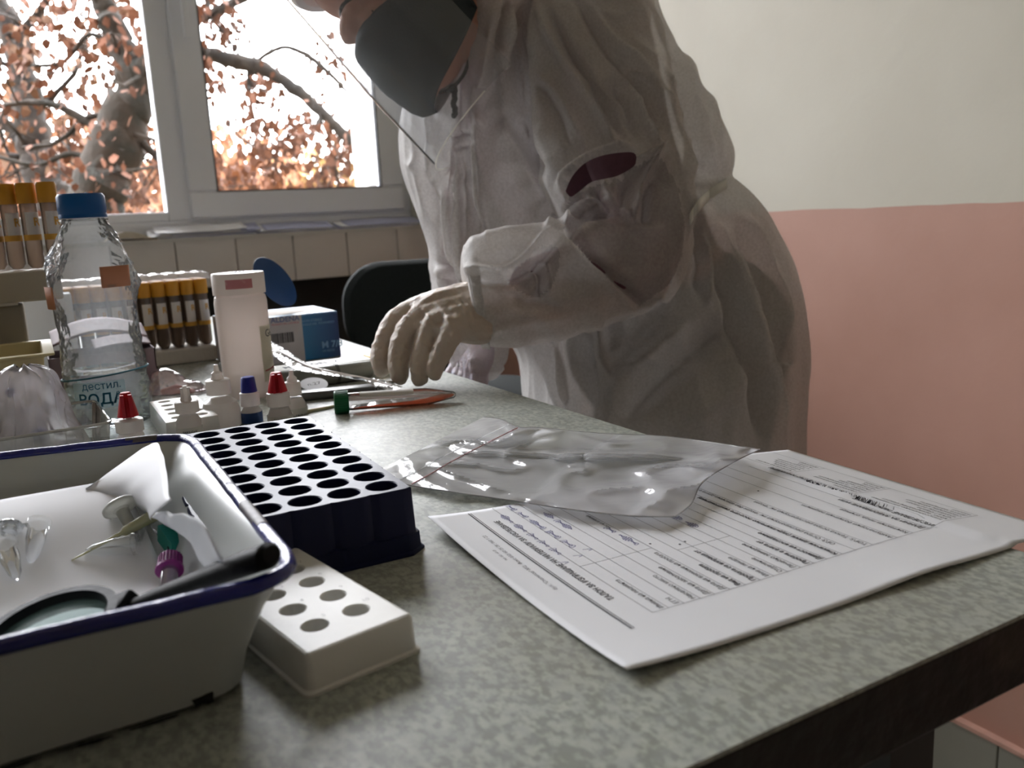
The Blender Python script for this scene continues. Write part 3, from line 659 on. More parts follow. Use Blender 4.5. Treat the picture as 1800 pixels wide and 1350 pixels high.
rings = [B1+(B1.mean(0)-B1)*np.array([.04, .04, 0])+np.array([0, 0, .0]), B1+np.array([0, 0, .003]), lerp(.3), lerp(.7), R1]
inn = []
for R_ in (lerp(.98), lerp(.5), lerp(.08)):
    c_ = R_.mean(0); d = c_-R_; d[:, 2] = 0; d /= np.linalg.norm(d, axis=1)[:, None]; inn.append(R_+d*.0022)
inn.append(inn[-1]+(inn[-1].mean(0)-inn[-1])*np.array([.05, .05, 0])-np.array([0, 0, .003]))
mb = MB(); loft(mb, [r.tolist() for r in rings+inn], None, True, True); mb.build('tray_body', M_enam, tr)
rim = R1+rng.normal(0, .00012, R1.shape); rm = MB().tube(rim, .0032, 10, closed=True).build('rim', M_rim, tr)
# chips: worn patches on rim and foot
cp = MB()
def chip(c_, r_, nn, seed, flat=.35):
    g = np.random.default_rng(seed); t = np.array(nn, float); t /= np.linalg.norm(t); x = np.cross(t, [0, 0, 1.]); x /= np.linalg.norm(x)+1e-9; y = np.cross(t, x); V = [c_+t*.0006]
    for k in range(14): q_ = 2*PI*k/14; rr_ = r_*g.uniform(.6, 1.2); V.append(c_+x*math.cos(q_)*rr_+y*math.sin(q_)*rr_*flat+t*.0002)
    cp.add(V, [(0, 1+k, 1+(k+1) % 14) for k in range(14)])
bfoot = np.array([.037, .3301, ZT+.0045]); chip(bfoot, .0055, (0, -1, .1), 2, .5)
for k_, c_ in enumerate(((.020, .3300, ZT+.0012), (-.005, .3297, ZT+.0012), (-.03, .3294, ZT+.0012))): chip(np.array(c_), .010, (0, -1, .1), k_+5, .07)
cp.build('enamel_chip', M_chip, tr, False)
M_wr = mat('rim_wear', S(96, 90, 92), .5, .4, 200)
for k in (0, 30, 47): i0 = k % len(R1); MB().tube(R1[i0:i0+3]+np.array([0, 0, .0003]), .0031, 10).build('rim_chip', M_wr, tr)
# paper liner inside
def inz(x, y, z): return onz(x, y, z)
lin = thing('paper_liner', 'white paper sheet lining the enamel tray, corners standing up the wall', 'paper', (-.02, .42, ZT+.006))
def sheet(name, P4, m_, par, nn=24, amp=.0008, seed=0, curl=None):
    P4 = [np.array(q_, float) for q_ in P4]; G_ = np.zeros((nn, nn, 3))
    for i in range(nn):
        for j in range(nn):
            s, t = i/(nn-1), j/(nn-1); p_ = (1-s)*(1-t)*P4[0]+s*(1-t)*P4[1]+s*t*P4[2]+(1-s)*t*P4[3]
            nz_ = noise.noise(Vector((s*3+seed, t*3, seed))); p_ = p_+np.array([0, 0, amp*nz_]); 
            if curl is not None: p_ = p_+curl(s, t)
            G_[i, j] = p_
    return MB().grid(G_).build(name, m_, par)
f_ = .0085
YL0, YL1 = .345, .552
_za, _zb = ony(-150, 905, YL1)[2]-ZT, ony(180, 846, YL1)[2]-ZT; _xa, _xb = ony(-150, 905, YL1)[0], ony(180, 846, YL1)[0]
def lsurf(x, y):
    t = min(1, max(0, (y-YL0)/(YL1-YL0))); u = min(1, max(0, (t-.45)/.55)); u = u*u*(3-2*u); zf = _za+(_zb-_za)*(x-_xa)/(_xb-_xa); return f_+(zf-f_)*u+.0012*noise.noise(Vector((x*25, y*25, 3)))
def onl(x, y, dz=0.):
    D = .3
    while D < 1.2:
        q_ = at(x, y, D)
        if q_[2]-ZT < lsurf(q_[0], q_[1])+dz: break
        D += .001
    return q_
G_ = np.zeros((40, 40, 3))
for i in range(40):
    for j in range(40):
        y_ = YL0+(YL1-YL0)*j/39; xr2 = .052-(.052-.031)*j/39; x_ = -.100+(xr2+.100)*i/39; G_[i, j] = (x_, y_, ZT+lsurf(x_, y_))
solid(MB().grid(G_).build('sheet', M_paper, lin), .0002, 1)
# upright crumpled flaps at the far wall and the right corner
def flap(name, base, top, seed, bow):
    n_ = 26; G_ = np.zeros((n_, 12, 3)); Bp = smoothpath(base, n_); Tp = smoothpath(top, n_)
    for i in range(n_):
        for j in range(12):
            t = j/11; p_ = Bp[i]*(1-t)+Tp[i]*t; p_ = p_+np.array(bow)*math.sin(PI*t)+.0015*noise.noise(Vector((i*.25+seed, t*2, 0)))*np.array([1, 1, .3]); G_[i, j] = p_
    return solid(MB().grid(G_).build(name, M_paper, lin), .0002)
flap('turned_up_corner', [onl(150, 862), onl(225, 880), onl(268, 915)], [ony(178, 846, YL1-.004), ony(272, 778, YL1-.002), onx(299, 880, .038)], 6, (-.004, -.003, 0))
flap('turned_up_edge', [onl(285, 915), onl(338, 955), onl(380, 1022)], [onx(276, 900, .036), onx(348, 914, .042), onx(390, 985, .046)], 11, (-.003, 0, 0))
# things in the tray
M_clear = thin('clear_polystyrene', (.95, .96, .96, 1), .08, .2, .20, S(240, 242, 242)); M_pur = mat('purple_cap', S(138, 38, 122), .35, .1); M_teal = mat('teal_plastic', S(38, 150, 134), .35, .1); M_cream = mat('natural_polypropylene', S(214, 210, 180), .4, .05, sss=.3)
M_milk = thin('frosted_plastic', (.85, .86, .84, 1), .3, .15, .5, S(205, 203, 192), ior=1.4, trl=.4)
pc_ = onl(299, 988, .014); pe = onl(295, 1045, .005); ax = pe-pc_; ax /= np.linalg.norm(ax); Mx = frame(pc_, ax, (0, 0, 1.))@Matrix.Rotation(PI/2, 4, 'Y')
tb_ = thing('capped_tube', 'small clear tube with ribbed purple cap standing in the tray behind the magnifier handle', 'tube', pc_-np.array([0, 0, .012]))
cpv = [(0, -.004), (.0045, -.004), (.0052, -.0035), (.0056, .003), (.0068, .0045), (.0068, .006), (.005, .0062)]
mb = MB().lathe(cpv, 32, Mx)
for k in range(22):
    q_ = 2*PI*k/22; mb.tube([np.array(Mx@Vector((.0056*math.cos(q_), .0056*math.sin(q_), -.003))), np.array(Mx@Vector((.0058*math.cos(q_), .0058*math.sin(q_), .004)))], .0004, 5)
mb.build('cap', M_pur, tb_); MB().lathe([(.0042, .004), (.0042, .020), (.003, .024), (0, .026)], 24, Mx).build('tube_body', thin('shiny_tube', (.9, .9, .92, 1), .04, .5, .25, S(220, 218, 228)), tb_)
# white disc stopper on a stem
pd = onl(210, 890, .009); pe = onl(226, 918, .004); ax = pe-pd; ax /= np.linalg.norm(ax); Mx = frame(pd, ax, (0, 0, 1.))@Matrix.Rotation(PI/2, 4, 'Y')
st = thing('stopper', 'translucent round stopper with short stem leaning on the liner in the tray', 'stopper', pd-np.array([0, 0, .007]))
MB().lathe([(0, -.001), (.0085, -.001), (.0095, 0), (.0095, .0012), (.0085, .002), (.0045, .0024), (.004, .0035)], 32, Mx).build('disc', M_milk, st); MB().lathe([(.0038, .003), (.0032, .012), (.003, .014), (0, .014)], 24, Mx).build('stem', M_milk, st)
# cream pipette tip
pa, pb_ = onl(272, 905, .011), onl(126, 985, .001); ti = thing('pipette_tip', 'long tapered cream pipette tip pointing left in the tray', 'pipette tip', (pb_+pa)/2)
v_ = pb_-pa; MB().tube([pa, pa+v_*.12, pa+v_*.38, pa+v_*.42, pa+v_*.8, pb_], [.0036, .0034, .0026, .0012, .0007, .0003], 16).build('tip_body', thin('cream_tip', (.8, .8, .62, 1), .2, .2, .6, S(214, 212, 168), trl=.3), ti)
# snap-cap microtubes
def micro(label, x, y, z, dx, dy, loc_z=0):
    a_ = onl(x, y, z-.007); b_ = onl(x+dx, y+dy, z-.010); ax_ = b_-a_; ax_ /= np.linalg.norm(ax_); Mx_ = frame(a_, ax_, (0, 0, 1.))@Matrix.Rotation(PI/2, 4, 'Y')
    r_ = thing('microtube', label, 'tube', a_-np.array([0, 0, z-.009]), 0, 'open clear microtubes in the tray')
    MB().lathe([(.0062, -.001), (.0062, .001), (.0048, .001), (.0048, .010), (.003, .021), (.0012, .025), (0, .0252)], 24, Mx_, caps=False).build('tube_body', M_clear, r_)
    off = Mx_@Matrix.Translation((-.014, 0, -.001)); mb_ = MB().lathe([(0, 0), (.006, 0), (.0065, .001), (.006, .0018), (.0045, .0018), (.0042, .005), (.0036, .005), (.0036, .001), (0, .001)], 24, off); mb_.build('lid', M_clear, r_)
    MB().box((-.009, -.0012, -.0004), (-.005, .0012, .0004), Mx_).build('hinge', M_clear, r_)
micro('clear open microtube with bright streak at the left frame edge in the tray', 8, 955, .014, 14, 40)
micro('clear open microtube crossing the cream pipette tip in the tray', 238, 955, .013, -52, 8)
micro('faint clear microtube lying alone mid tray left of the pipette tip', 68, 920, .013, -8, 40)
te = onl(300, 950, .0045); tl_ = thing('connector', 'teal plastic hub with hole beside the purple-capped tube', 'connector', te-np.array([0, 0, .004]))
ax = onl(316, 972, .0045)-onl(284, 930, .0045); Mx = frame(te, ax, (0, 0, 1.)); bevel(MB().box((-.009, -.0052, -.0035), (.009, .0052, .0035), Mx).build('hub', M_teal, tl_), .0012)
MB().lathe([(.0011, .0036), (.0011, .0038), (0, .0038)], 14, Mx@Matrix.Translation((.0055, 0, 0))).build('hole', mat('hole_dark', S(12, 50, 46), .6), tl_)
MB().lathe([(.004, 0), (.004, .008), (.0032, .008)], 20, Mx@Matrix.Translation((-.009, 0, 0))@Matrix.Rotation(-PI/2, 4, 'Y')).build('nozzle', M_clear, tl_)
# magnifier
M_blk = mat('black_plastic', S(14, 14, 15), .55, .2, 30, .08, 80, spec=.14)
lc = onz(92, 1110, .030); hs, he = onz(222, 1066, .034), onz(478, 974, .067); hd_ = (he-hs)/np.linalg.norm(he-hs); mg = thing('magnifying_glass', 'black-framed magnifying glass with thick handle resting across the enamel tray rim', 'magnifier', (hs+he)/2)
a_ = hs-lc; RG = np.linalg.norm(a_)-.003; a_ /= np.linalg.norm(a_); side = np.array([-a_[1], a_[0], .10]); side -= a_*np.dot(side, a_); side /= np.linalg.norm(side)
MB().tube([hs-hd_*.002, hs+hd_*.006, hs+hd_*.02, he-hd_*.012, he-hd_*.002, he], [.0022, .003, .0042, .0068, .0068, .0045], 18, sq=.72).build('handle', M_blk, mg)
Mx = frame(lc, a_, side); mb = MB().lathe([(RG-.003, -.0045), (RG+.0008, -.0045), (RG+.0008, .0045), (RG-.003, .0045), (RG-.003, -.0045)], 64, Mx, caps=False); rg_ = mb.build('lens_frame', M_blk, mg)
MB().lathe([(0, .0028), (RG*.5, .0022), (RG-.002, 0), (RG*.5, -.0022), (0, -.0028)], 48, Mx).build('lens', thin('lens_glass', (.85, .93, .92, 1), .2, .0, .30, S(120, 140, 134), ior=1.02), mg)
MB().box((-.006, -.005, -.005), (.006, .005, .005), frame(hs-hd_*.001, hd_, side)).build('clamp', M_blk, mg, True, .0015)

# ================================================================ THINGS ON THE BENCH
M_ww = thin('white_bottle_plastic', (1, 1, 1, 1), .3, .06, .985, S(238, 232, 226), .03, 30, 1.3, .5); M_redc = mat('red_cap', S(196, 24, 40), .4, .1); M_bluec = mat('royal_blue_cap', S(30, 44, 150), .4, .1); M_bl = mat('dark_blue_label', S(22, 58, 112), .5)
def wrap_text(mb, body, size, c, r, z, ang, bold=False, mirror=False):
    """text bent round an upright cylinder, centred at bearing ang"""
    V, F = text_geo(body, size, 'CENTER', bold)
    if not len(V): return
    th = ang+V[:, 0]/r; mb.add(np.c_[c[0]+(r+.0003)*np.cos(th), c[1]+(r+.0003)*np.sin(th), c[2]+z+V[:, 1]], F)
def bear(p): return math.atan2(CAM[1]-p[1], CAM[0]-p[0])
def bottle(label, x, D, body, collar, cap, capm, tip=None, lab=None, labm=None, text=None, grp='small dropper bottles on the bench', a_cap=False):
    p = gD(x, D); t = thing('dropper_bottle', label, 'bottle', p, 0, grp); M_ = Matrix.Translation(p)
    pb = prof(p, body); MB().lathe([(0, 0), (pb[0][0]*.9, 0)]+[(r, max(z, .001)) for r, z in pb], 36, M_).build('bottle_body', M_ww, t)
    pk = prof(p, collar); mb = MB().lathe([(pk[0][0]*.98, pk[0][1])]+pk+[(pk[-1][0]*.9, pk[-1][1]+.0008), (0, pk[-1][1]+.001)], 36, M_)
    mb.build('collar', M_ww, t)
    if cap:
        pk = prof(p, cap); mb = MB().lathe([(pk[0][0], pk[0][1])]+pk+[(pk[-1][0]*.85, pk[-1][1]+.001), (0, pk[-1][1]+.001)], 28 if not a_cap else 24, M_)
        if a_cap:
            a0 = bear(p)
            for sg in (-1, 1): mb.box((pk[0][0]*.7, sg*.0028-.0012, pk[0][1]), (pk[0][0]*1.12, sg*.0028+.0012, pk[-1][1]), M_@Matrix.Rotation(a0, 4, 'Z'))
        mb.build('cap', capm, t)
    if tip: pk = prof(p, tip); MB().lathe(pk+[(0, pk[-1][1]+.0005)], 20, M_).build('dropper_tip', M_ww, t)
    if lab:
        (ya, yb, hw_) = lab; za, zb_ = zpix(p, yb), zpix(p, ya); r = hw_*proj(p)[2]/FPX+.0003; MB().lathe([(r, max(za, .001)), (r, zb_)], 36, M_, caps=False).build('bottle_label', labm, t)
    if text:
        tm = MB()
        for body_, size, y_, bb_ in text: wrap_text(tm, body_, size, p, r, zpix(p, y_), bear(p)+.0, bb_)
        tm.build('label_text', M_ink, t, False)
    return t
M_lw = mat('white_label', S(214, 212, 204), .5)
bottle('white bottle with peaked red cap, half hidden behind the enamel tray', 241, .66, [(770, 21), (765, 22), (760, 19)], [(757, 23), (738, 23)], [(731, 17.5), (692, 9)], M_redc, a_cap=True, tip=[(742, 5), (725, 4)])
bottle('squat white bottle with white fin-topped cap, leftmost in front of the tall bottle', 337, .755, [(785, 20), (738, 21), (728, 14)], [(724, 20), (706, 20)], [(704, 10), (695, 8), (680, 4)], M_ww, lab=(748, 764, 21.5), labm=M_lw, text=[('SARS-CoV', .0028, 757, True)], a_cap=True)
bottle('largest white dropper bottle, bare nozzle, between the fin-capped and blue-capped bottles', 392, .82, [(775, 32), (722, 33), (706, 28), (698, 16)], [(692, 21), (668, 20.5)], None, None, tip=[(668, 12), (660, 9), (656, 9.5), (652, 5), (641, 3.6)])
bottle('small bottle with royal blue cap and dark blue label behind the navy rack', 444, .83, [(775, 17), (722, 17.5), (714, 13)], [(712, 17), (690, 16.5)], [(689, 14), (664, 11.5)], M_bluec, lab=(723, 745, 18), labm=M_bl)
bottle('small bottle with bright red cap and white printed label behind the navy rack', 494, .82, [(775, 21), (730, 21.5), (716, 16)], [(712, 20), (690, 19.5)], [(688, 17), (656, 9.5)], M_redc, lab=(728, 752, 22), labm=M_lw, text=[('REF 3-10', .0034, 736, False), ('Solution', .0034, 745, True)], a_cap=True)
bottle('white bottle with bare pink nozzle standing behind the red-capped bottle', 519, .86, [(775, 21), (712, 21.5), (698, 14)], [(694, 15), (672, 14)], None, None, tip=[(673, 9.5), (664, 8.5), (660, 4.5), (651, 3.4)], lab=(715, 750, 22), labm=M_lw, text=[('VID-19/A', .0040, 729, True), ('Extraction Reagent', .0034, 741, True)])
# tall frosted bottle with white screw cap
p = gD(441, .97); tbt = thing('reagent_bottle', 'tall frosted plastic bottle with white cap bearing a blurred red mark', 'bottle', p); M_ = Matrix.Translation(p)
pf = prof(p, [(775, 41), (770, 43), (530, 44), (520, 42), (516, 37)]); M_fr = thin('frosted_bottle', (1, 1, 1, 1), .35, .05, .93, S(234, 222, 214), .03, 10, 1.25, .5)
MB().lathe([(0, 0)]+pf, 48, M_).build('bottle_body', M_fr, tbt)
pf = prof(p, [(516, 43.5), (512, 43.8), (482, 43.8), (479, 42.5)]); MB().lathe(pf+[(0, pf[-1][1]+.0003)], 48, M_).build('screw_cap', thin('white_cap', (1, 1, 1, 1), .35, .05, .98, S(236, 226, 218), .03, 10, 1.25, .45), tbt)
rc = pf[1][0]+.0003; b0 = bear(p); z0, z1 = zpix(p, 505), zpix(p, 489)
MB().lathe([(rc, z0), (rc, z1)], 16, M_, False, b0-.50, b0+.52).build('red_mark', mat('faded_red_print', S(198, 130, 134), .6, 0, 90, col2=S(222, 200, 194), thr=(.3, .5)), tbt)
mb = MB()
for k in range(7): mb.ball((p[0]+(k-3)*.0022-.001, p[1]-.004+.003*(k % 2), p[2]+pf[-1][1]+.0004), .0009, 5)
mb.build('ink_dots', M_ink, tbt)
rl = 43*.97/FPX+.0006; z0, z1 = zpix(p, 668), zpix(p, 572); MB().lathe([(rl, z0), (rl, z1)], 20, M_, False, b0+.62, b0+1.9).build('side_label', mat('cream_label', S(216, 210, 190), .6), tbt)
mb = MB(); wrap_text(mb, 'G', .012, p, rl+.0002, zpix(p, 592), b0+1.02); wrap_text(mb, '6', .012, p, rl+.0002, zpix(p, 592), b0+1.27); mb.build('label_text', M_ink, tbt, False)
mb = MB(); mb.tube([(p[0]+(rl+.0004)*math.cos(b0+q_), p[1]+(rl+.0004)*math.sin(b0+q_), p[2]+z0+.012+.004*(q_-.7)) for q_ in np.linspace(.7, 1.3, 10)], .0006, 5); mb.build('red_stroke', M_red, tbt)
# water bottle
p = gD(198, .87); wb = thing('water_bottle', 'clear plastic water bottle with blue cap and two brown tape pieces', 'bottle', p); M_ = Matrix.Translation(p)
rows_ = [(757, 56), (752, 64), (735, 67), (700, 68), (690, 66.5), (680, 68), (660, 66), (650, 68), (640, 66.5), (628, 66.5), (615, 64.5), (600, 65), (590, 63), (565, 64), (540, 65), (520, 69), (500, 71), (482, 70.5), (465, 67), (447, 61), (430, 54), (414, 46), (400, 39), (390, 33), (384, 31)]
pf = prof(p, rows_); M_pet = thin('pet_wall', (.965, .975, .98, 1), .08, .14, .13, S(236, 240, 242), .6, 60, 1.28, .5)
V = MB().lathe([(0, .004), (.02, .001)]+pf, 72, M_, caps=False)
arr = np.array(V.v)                      # dents pressed into the shoulder and waist
for i, v in enumerate(arr):
    z = v[2]-ZT; d = v[:2]-p[:2]; r = np.linalg.norm(d); a = math.atan2(d[1], d[0])-b0
    k = .0030*(1-2*abs(math.sin(2.5*a+z*60)))*math.exp(-((z-.160)/.03)**2)+.0016*math.sin(7*a-z*120)*math.exp(-((z-.15)/.025)**2)+.003*math.sin(3*a+1)*math.exp(-((z-.118)/.015)**2)+.0008*math.sin(11*a+z*240)
    if r > .016: v[:2] = p[:2]+d*(1+k/r)
V.v = arr.tolist(); V.build('bottle_wall', M_pet, wb)
wlv = zpix(p, 648); pw_ = [(r*.975, z) for r, z in pf if z < wlv]+[]; 
pw_.append((68*.87/FPX*.975, wlv)); M_wat = mat('water', (.86, .93, .94, 1), .0, 0, trans=1., ior=1.22, col2=(.86, .93, .94, 1))
MB().lathe([(0, .005)]+pw_+[(0, wlv+.0002)], 48, M_).build('water_fill', M_wat, wb)
pf = prof(p, [(383, 37.5), (378, 37.5), (376, 36.5), (374, 37), (371, 36.8), (369, 37.5), (346, 37), (341, 34)]); mb = MB().lathe([(pf[0][0], pf[0][1])]+pf+[(0, pf[-1][1]+.0006)], 60, M_)
for dx in (-.005, .005): mb.ball((p[0]+dx, p[1], p[2]+pf[-1][1]), .0014, 5)
mb.build('screw_cap', mat('blue_bottle_cap', S(0, 84, 150), .35, .05, 40), wb)
pf = prof(p, [(388, 38), (386, 38)]); MB().lathe([(.9*pf[0][0], pf[0][1]), pf[0], pf[1], (.9*pf[0][0], pf[1][1])], 40, M_).build('neck_ring', M_pet, wb)
def tape(y0, y1, hw_, a0, a1, par=wb):
    r = hw_*.87/FPX+.0016; za, zb_ = zpix(p, y1), zpix(p, y0); mb_ = MB().lathe([(r, za), (r+.0006, zb_)], 10, M_, False, b0+a0, b0+a1); return mb_
M_tape = mat('brown_paper_tape', S(206, 144, 112), .7, .1, 8); solid(tape(468, 504, 70, .32, 1.05).build('tape_piece', M_tape, wb), .0003); solid(tape(498, 536, 70, -1.45, -.82).build('tape_piece', M_tape, wb), .0003)
rb = 68*.87/FPX+.0008; mb = MB(); mb.tube([(p[0]+rb*math.cos(t), p[1]+rb*math.sin(t), p[2]+zpix(p, 654)+.004*math.sin(t+2.2)) for t in np.linspace(0, 2*PI, 60)], .0009, 6); mb.build('rubber_band', mat('dark_teal_band', S(40, 96, 112), .6), wb)
M_ink2 = mat('teal_marker', S(16, 84, 108), .5); mb = MB(); wrap_text(mb, 'ВОДА', .0145, p, rb-.0004, zpix(p, 697), b0-.05, True)
wrap_text(mb, 'дестил.', .010, p, rb-.0004, zpix(p, 672), b0+.0); mb.build('marker_writing', M_ink2, wb, False)
MB().lathe([(rb-.0007, zpix(p, 704)), (rb-.0007, zpix(p, 660))], 20, M_, False, b0-.72, b0+.55).build('paper_strip', thin('wet_label', (.75, .85, .87, 1), .4, .1, .55, S(170, 190, 195), trl=.4), wb)

# ---------------------------------------------------------------- blood tubes with yellow caps
M_ycap = mat('mustard_cap', S(200, 140, 34), .45, .12, 60); M_tg = thin('tube_wall', (.78, .70, .64, 1), .08, .12, .70, S(134, 118, 104), ior=1.2, trl=.5); M_tl = mat('tube_label_white', S(212, 206, 198), .5, .05, 40); M_tyl = mat('tube_label_gold', S(206, 154, 60), .5, .1, 40)
def btube(label, base, grp, h=.10, r=.0076):
    t = thing('blood_tube', label, 'tube', base, 0, grp); M_ = Matrix.Translation(base)
    MB().lathe([(0, 0), (r*.6, .001), (r, .006), (r, h-.012)], 18, M_, caps=False).build('tube_body', M_tg, t)
    MB().lathe([(r*1.1, h-.021), (r*1.16, h-.019), (r*1.16, h-.002), (r*1.06, h), (r*.6, h), (0, h-.001)], 20, M_).build('cap', M_ycap, t)
    b_ = bear(base)
    lb = MB().lathe([(r+.0002, .03), (r+.0002, h-.03)], 12, M_, False, b_-.5, b_+1.4).build('tube_label', M_tl, t)
    MB().lathe([(r+.0004, .03), (r+.0004, .036)], 12, M_, False, b_-1.2, b_+1.5).build('label_stripe', M_tyl, lb)
    V, F = text_geo('R', .012); 
    mb_ = MB(); wrap_text(mb_, 'R', .012, base, r+.0003, h-.044, b_+.75, True); mb_.build('label_letter', M_tyl, lb, False)
    return t
pr0 = onz(368, 634, .0); ry = pr0[1]+.012; zf = ZT+.022; first = None
r0 = thing('foam_tray', 'shallow white foam tray holding the wrapped yellow-capped tubes behind the water bottle', 'tray', (pr0[0]-.1, ry+.03, ZT))
bevel(MB().box((pr0[0]-.225, ry-.016, ZT+.0005), (pr0[0]+.012, ry+.062, zf)).build('tray_block', mat('white_foam', S(196, 190, 180), .8, .05, 60, .2, 200), r0, False), .003)
ORD = ['first', 'second', 'third', 'fourth', 'fifth', 'sixth', 'seventh', 'eighth', 'ninth', 'tenth', 'eleventh']
for row in range(3):
    for k in range(11):
        x = pr0[0]+.002-k*.0192; y = ry+row*.0192
        lab_ = f'front-row yellow-capped tube in the foam tray, {ORD[k]} counting left from the tall frosted bottle' if row == 0 else 'yellow-capped tube in a rear row of the foam tray, mostly hidden by the front row'
        if first is None: first = btube(lab_, np.array([x, y, zf+.0003]), 'yellow-capped tubes in the wrapped foam tray', h=.096, r=.0081)
        else: copy_tree(first, (x, y, zf+.0003), lab_)
n_ = 60; G_ = np.zeros((n_, 14, 3))
for i in range(n_):
    for j in range(14):
        x = pr0[0]+.014-i*(.0192*11/n_)*1.05; y = ry-.012+j*.0049; G_[i, j] = (x, y, zf+.1035+.0022*abs(math.sin(i*PI/5.2))+.0012*abs(math.sin(j*PI/2.5))+(0 if 0 < j else -.008))
M_wrap = thin('shrink_wrap', (.95, .95, .95, 1), .12, .3, .26, S(238, 236, 236), .4, 80, trl=.5)
wrp = tag(MB().grid(G_).build('shrink_wrap', M_wrap), 'shiny clear shrink wrap stretched over the tops of the wrapped yellow-capped tubes', 'plastic wrap')
# tubes at the far left on a raised beige rack on a grey carton
DB = .90; q_ = gD(72, DB); zr1, zr0 = zpix(gD(60, DB), 478), zpix(gD(60, DB), 526)
gx1 = q_[0]; gy = q_[1]
bx_ = thing('carton', 'plain grey carton under the beige tube rack at the left frame edge', 'box', (gx1-.09, gy+.06, ZT))
M_gcar = mat('grey_card', S(146, 138, 124), .7, .06, 12)
bevel(MB().box((gx1-.20, gy, ZT), (gx1, gy+.13, ZT+zr0-.006)).build('carton_body', M_gcar, bx_, False), .002)
MB().box((gx1-.20, gy-.002, ZT+zr0-.006), (gx1-.004, gy+.13, ZT+zr0-.003)).build('carton_lid', mat('pale_card', S(206, 200, 190), .7), bx_, False)
sl = thing('tube_rack', 'beige block rack holding the tubes at the far left frame edge', 'rack', (gx1-.08, gy+.05, ZT+zr0-.003))
xr_ = float(at(108, 500, DB)[0]); bevel(MB().box((xr_-.22, gy-.01, ZT+zr0-.0028), (xr_, gy+.05, ZT+zr1)).build('rack_block', mat('beige_rack', S(168, 158, 140), .6, .05, 10), sl, False), .002)
ft = None
for k, (x_, lab_) in enumerate(((103, 'rightmost yellow-capped tube on the beige rack at the left frame edge'), (67, 'second yellow-capped tube from the right on the beige rack'), (33, 'third yellow-capped tube from the right on the beige rack'), (0, 'yellow-capped tube cut by the left frame edge on the beige rack'))):
    b_ = at(x_, 478, DB+.01); b_[2] = ZT+zr1+.0003; hh = zpix(np.array([b_[0], b_[1], ZT]), (324, 320, 319, 319)[k])-zr1
    if ft is None: ft = btube(lab_, b_, 'yellow-capped tubes on the beige rack', h=hh+.002, r=.0083)
    else: copy_tree(ft, b_, lab_)
# cream bin
fr2, br2 = onz(96, 620, .083), onz(64, 598, .083); cb = thing('plastic_bin', 'cream plastic bin with flat rim at the left frame edge', 'bin', (fr2[0]-.07, fr2[1]+.03, ZT))
fx, fy = fr2[0], fr2[1]; by = br2[1]; M_cr = mat('cream_plastic', S(222, 208, 160), .45, .04, 8)
def rg2(g, z, r_=.006): return [(fx-.16+g, fy+g, ZT+z), (fx-g, fy+g, ZT+z), (fx-g, by-g, ZT+z), (fx-.16+g, by-g, ZT+z)]
mb = MB(); loft(mb, [rg2(.016, 0), rg2(.009, .079), rg2(.0, .081), rg2(.0, .083), rg2(.010, .083), rg2(.018, .004)], None, True, True); bevel(mb.build('bin_body', M_cr, cb, False), .002)
# clear tray with a knotted bag
zt_ = .034; FR, BR = onz(197, 743, zt_), onz(167, 704, zt_); 
ct = thing('clear_tray', 'clear plastic tray with rounded rim behind the enamel tray', 'tray', (FR[0]-.08, FR[1]+.03, ZT)); e = .11
cs_ = [(FR[0]-.17, FR[1]-.006, ZT+zt_), FR, BR, (BR[0]-.15, BR[1]+.004, ZT+zt_)]; Rr = quadring(cs_, .012); Rb = quadring(cs_, .012, inset=.004); Rb[:, 2] = ZT+.0008
M_ctr = thin('clear_tray_plastic', (.90, .91, .90, 1), .06, .5, .16, S(190, 190, 184)); mb = MB(); loft(mb, [Rb.tolist(), Rr.tolist()], None, True, False); mb.build('tray_wall', M_ctr, ct)
MB().tube(Rr, .0014, 8, closed=True).build('rolled_rim', thin('rim_plastic', (.8, .8, .8, 1), .05, .9, .45, S(210, 208, 200)), ct)
def bagblob(name, label, pts, m_, amp, seed, vox=.0025):
    mb_ = MB()
    for x, y, D, r in pts: mb_.ball(at(x, y, D), r, 10)
    V_, F_ = blob(mb_, vox, 5); N_ = normals(V_, F_)
    for i in range(len(V_)):
        q2 = Vector(V_[i])*38+Vector((seed, 0, 0)); a_ = noise.noise(q2); b_ = noise.noise(q2*2.1)
        V_[i] += N_[i]*amp*((1-abs(a_)*2.5)*.6+(1-abs(b_)*2.5)*.4)
    V_[:, 2] = np.maximum(V_[:, 2], ZT+.002); c_ = V_.mean(0); r_ = thing(name, label, 'bag', (c_[0], c_[1], V_[:, 2].min()))
    link('film', V_, F_, m_, r_); return r_
M_bagf = thin('cloudy_bag', (.97, .97, .98, 1), .14, .16, .36, S(242, 236, 244), .15, 50, 1.25, trl=.5)
pb0 = gD(66, .73); kb = thing('plastic_bag', 'gathered cloudy plastic bag with dark blue items standing in the clear tray', 'bag', pb0+np.array([0, 0, .002]))
rows = [(838, 70), (815, 78), (790, 74), (760, 66), (730, 58), (705, 51), (685, 49), (668, 46), (656, 38), (648, 27), (643, 12)]
pf = prof(pb0, rows); Q = smoothpath([(r, z, 0) for r, z in pf], 50); G_ = np.zeros((97, 50, 3))
for i in range(97):
    a_ = 2*PI*(i % 96)/96
    for j in range(50):
        r, z = Q[j, 0], max(Q[j, 1], .0025); u = j/49
        pl_ = (1-2.2*abs(noise.noise(Vector((math.cos(a_)*3.1, math.sin(a_)*3.1, u*3.4)))))*.18+.12*noise.noise(Vector((math.cos(a_)*5, math.sin(a_)*5, u*4)))
        G_[i, j] = (pb0[0]+r*(1+pl_)*math.cos(a_)*(1.0), pb0[1]+r*.75*(1+pl_)*math.sin(a_), ZT+z+.004*noise.noise(Vector((math.cos(a_)*2, math.sin(a_)*2, 7)))*u)
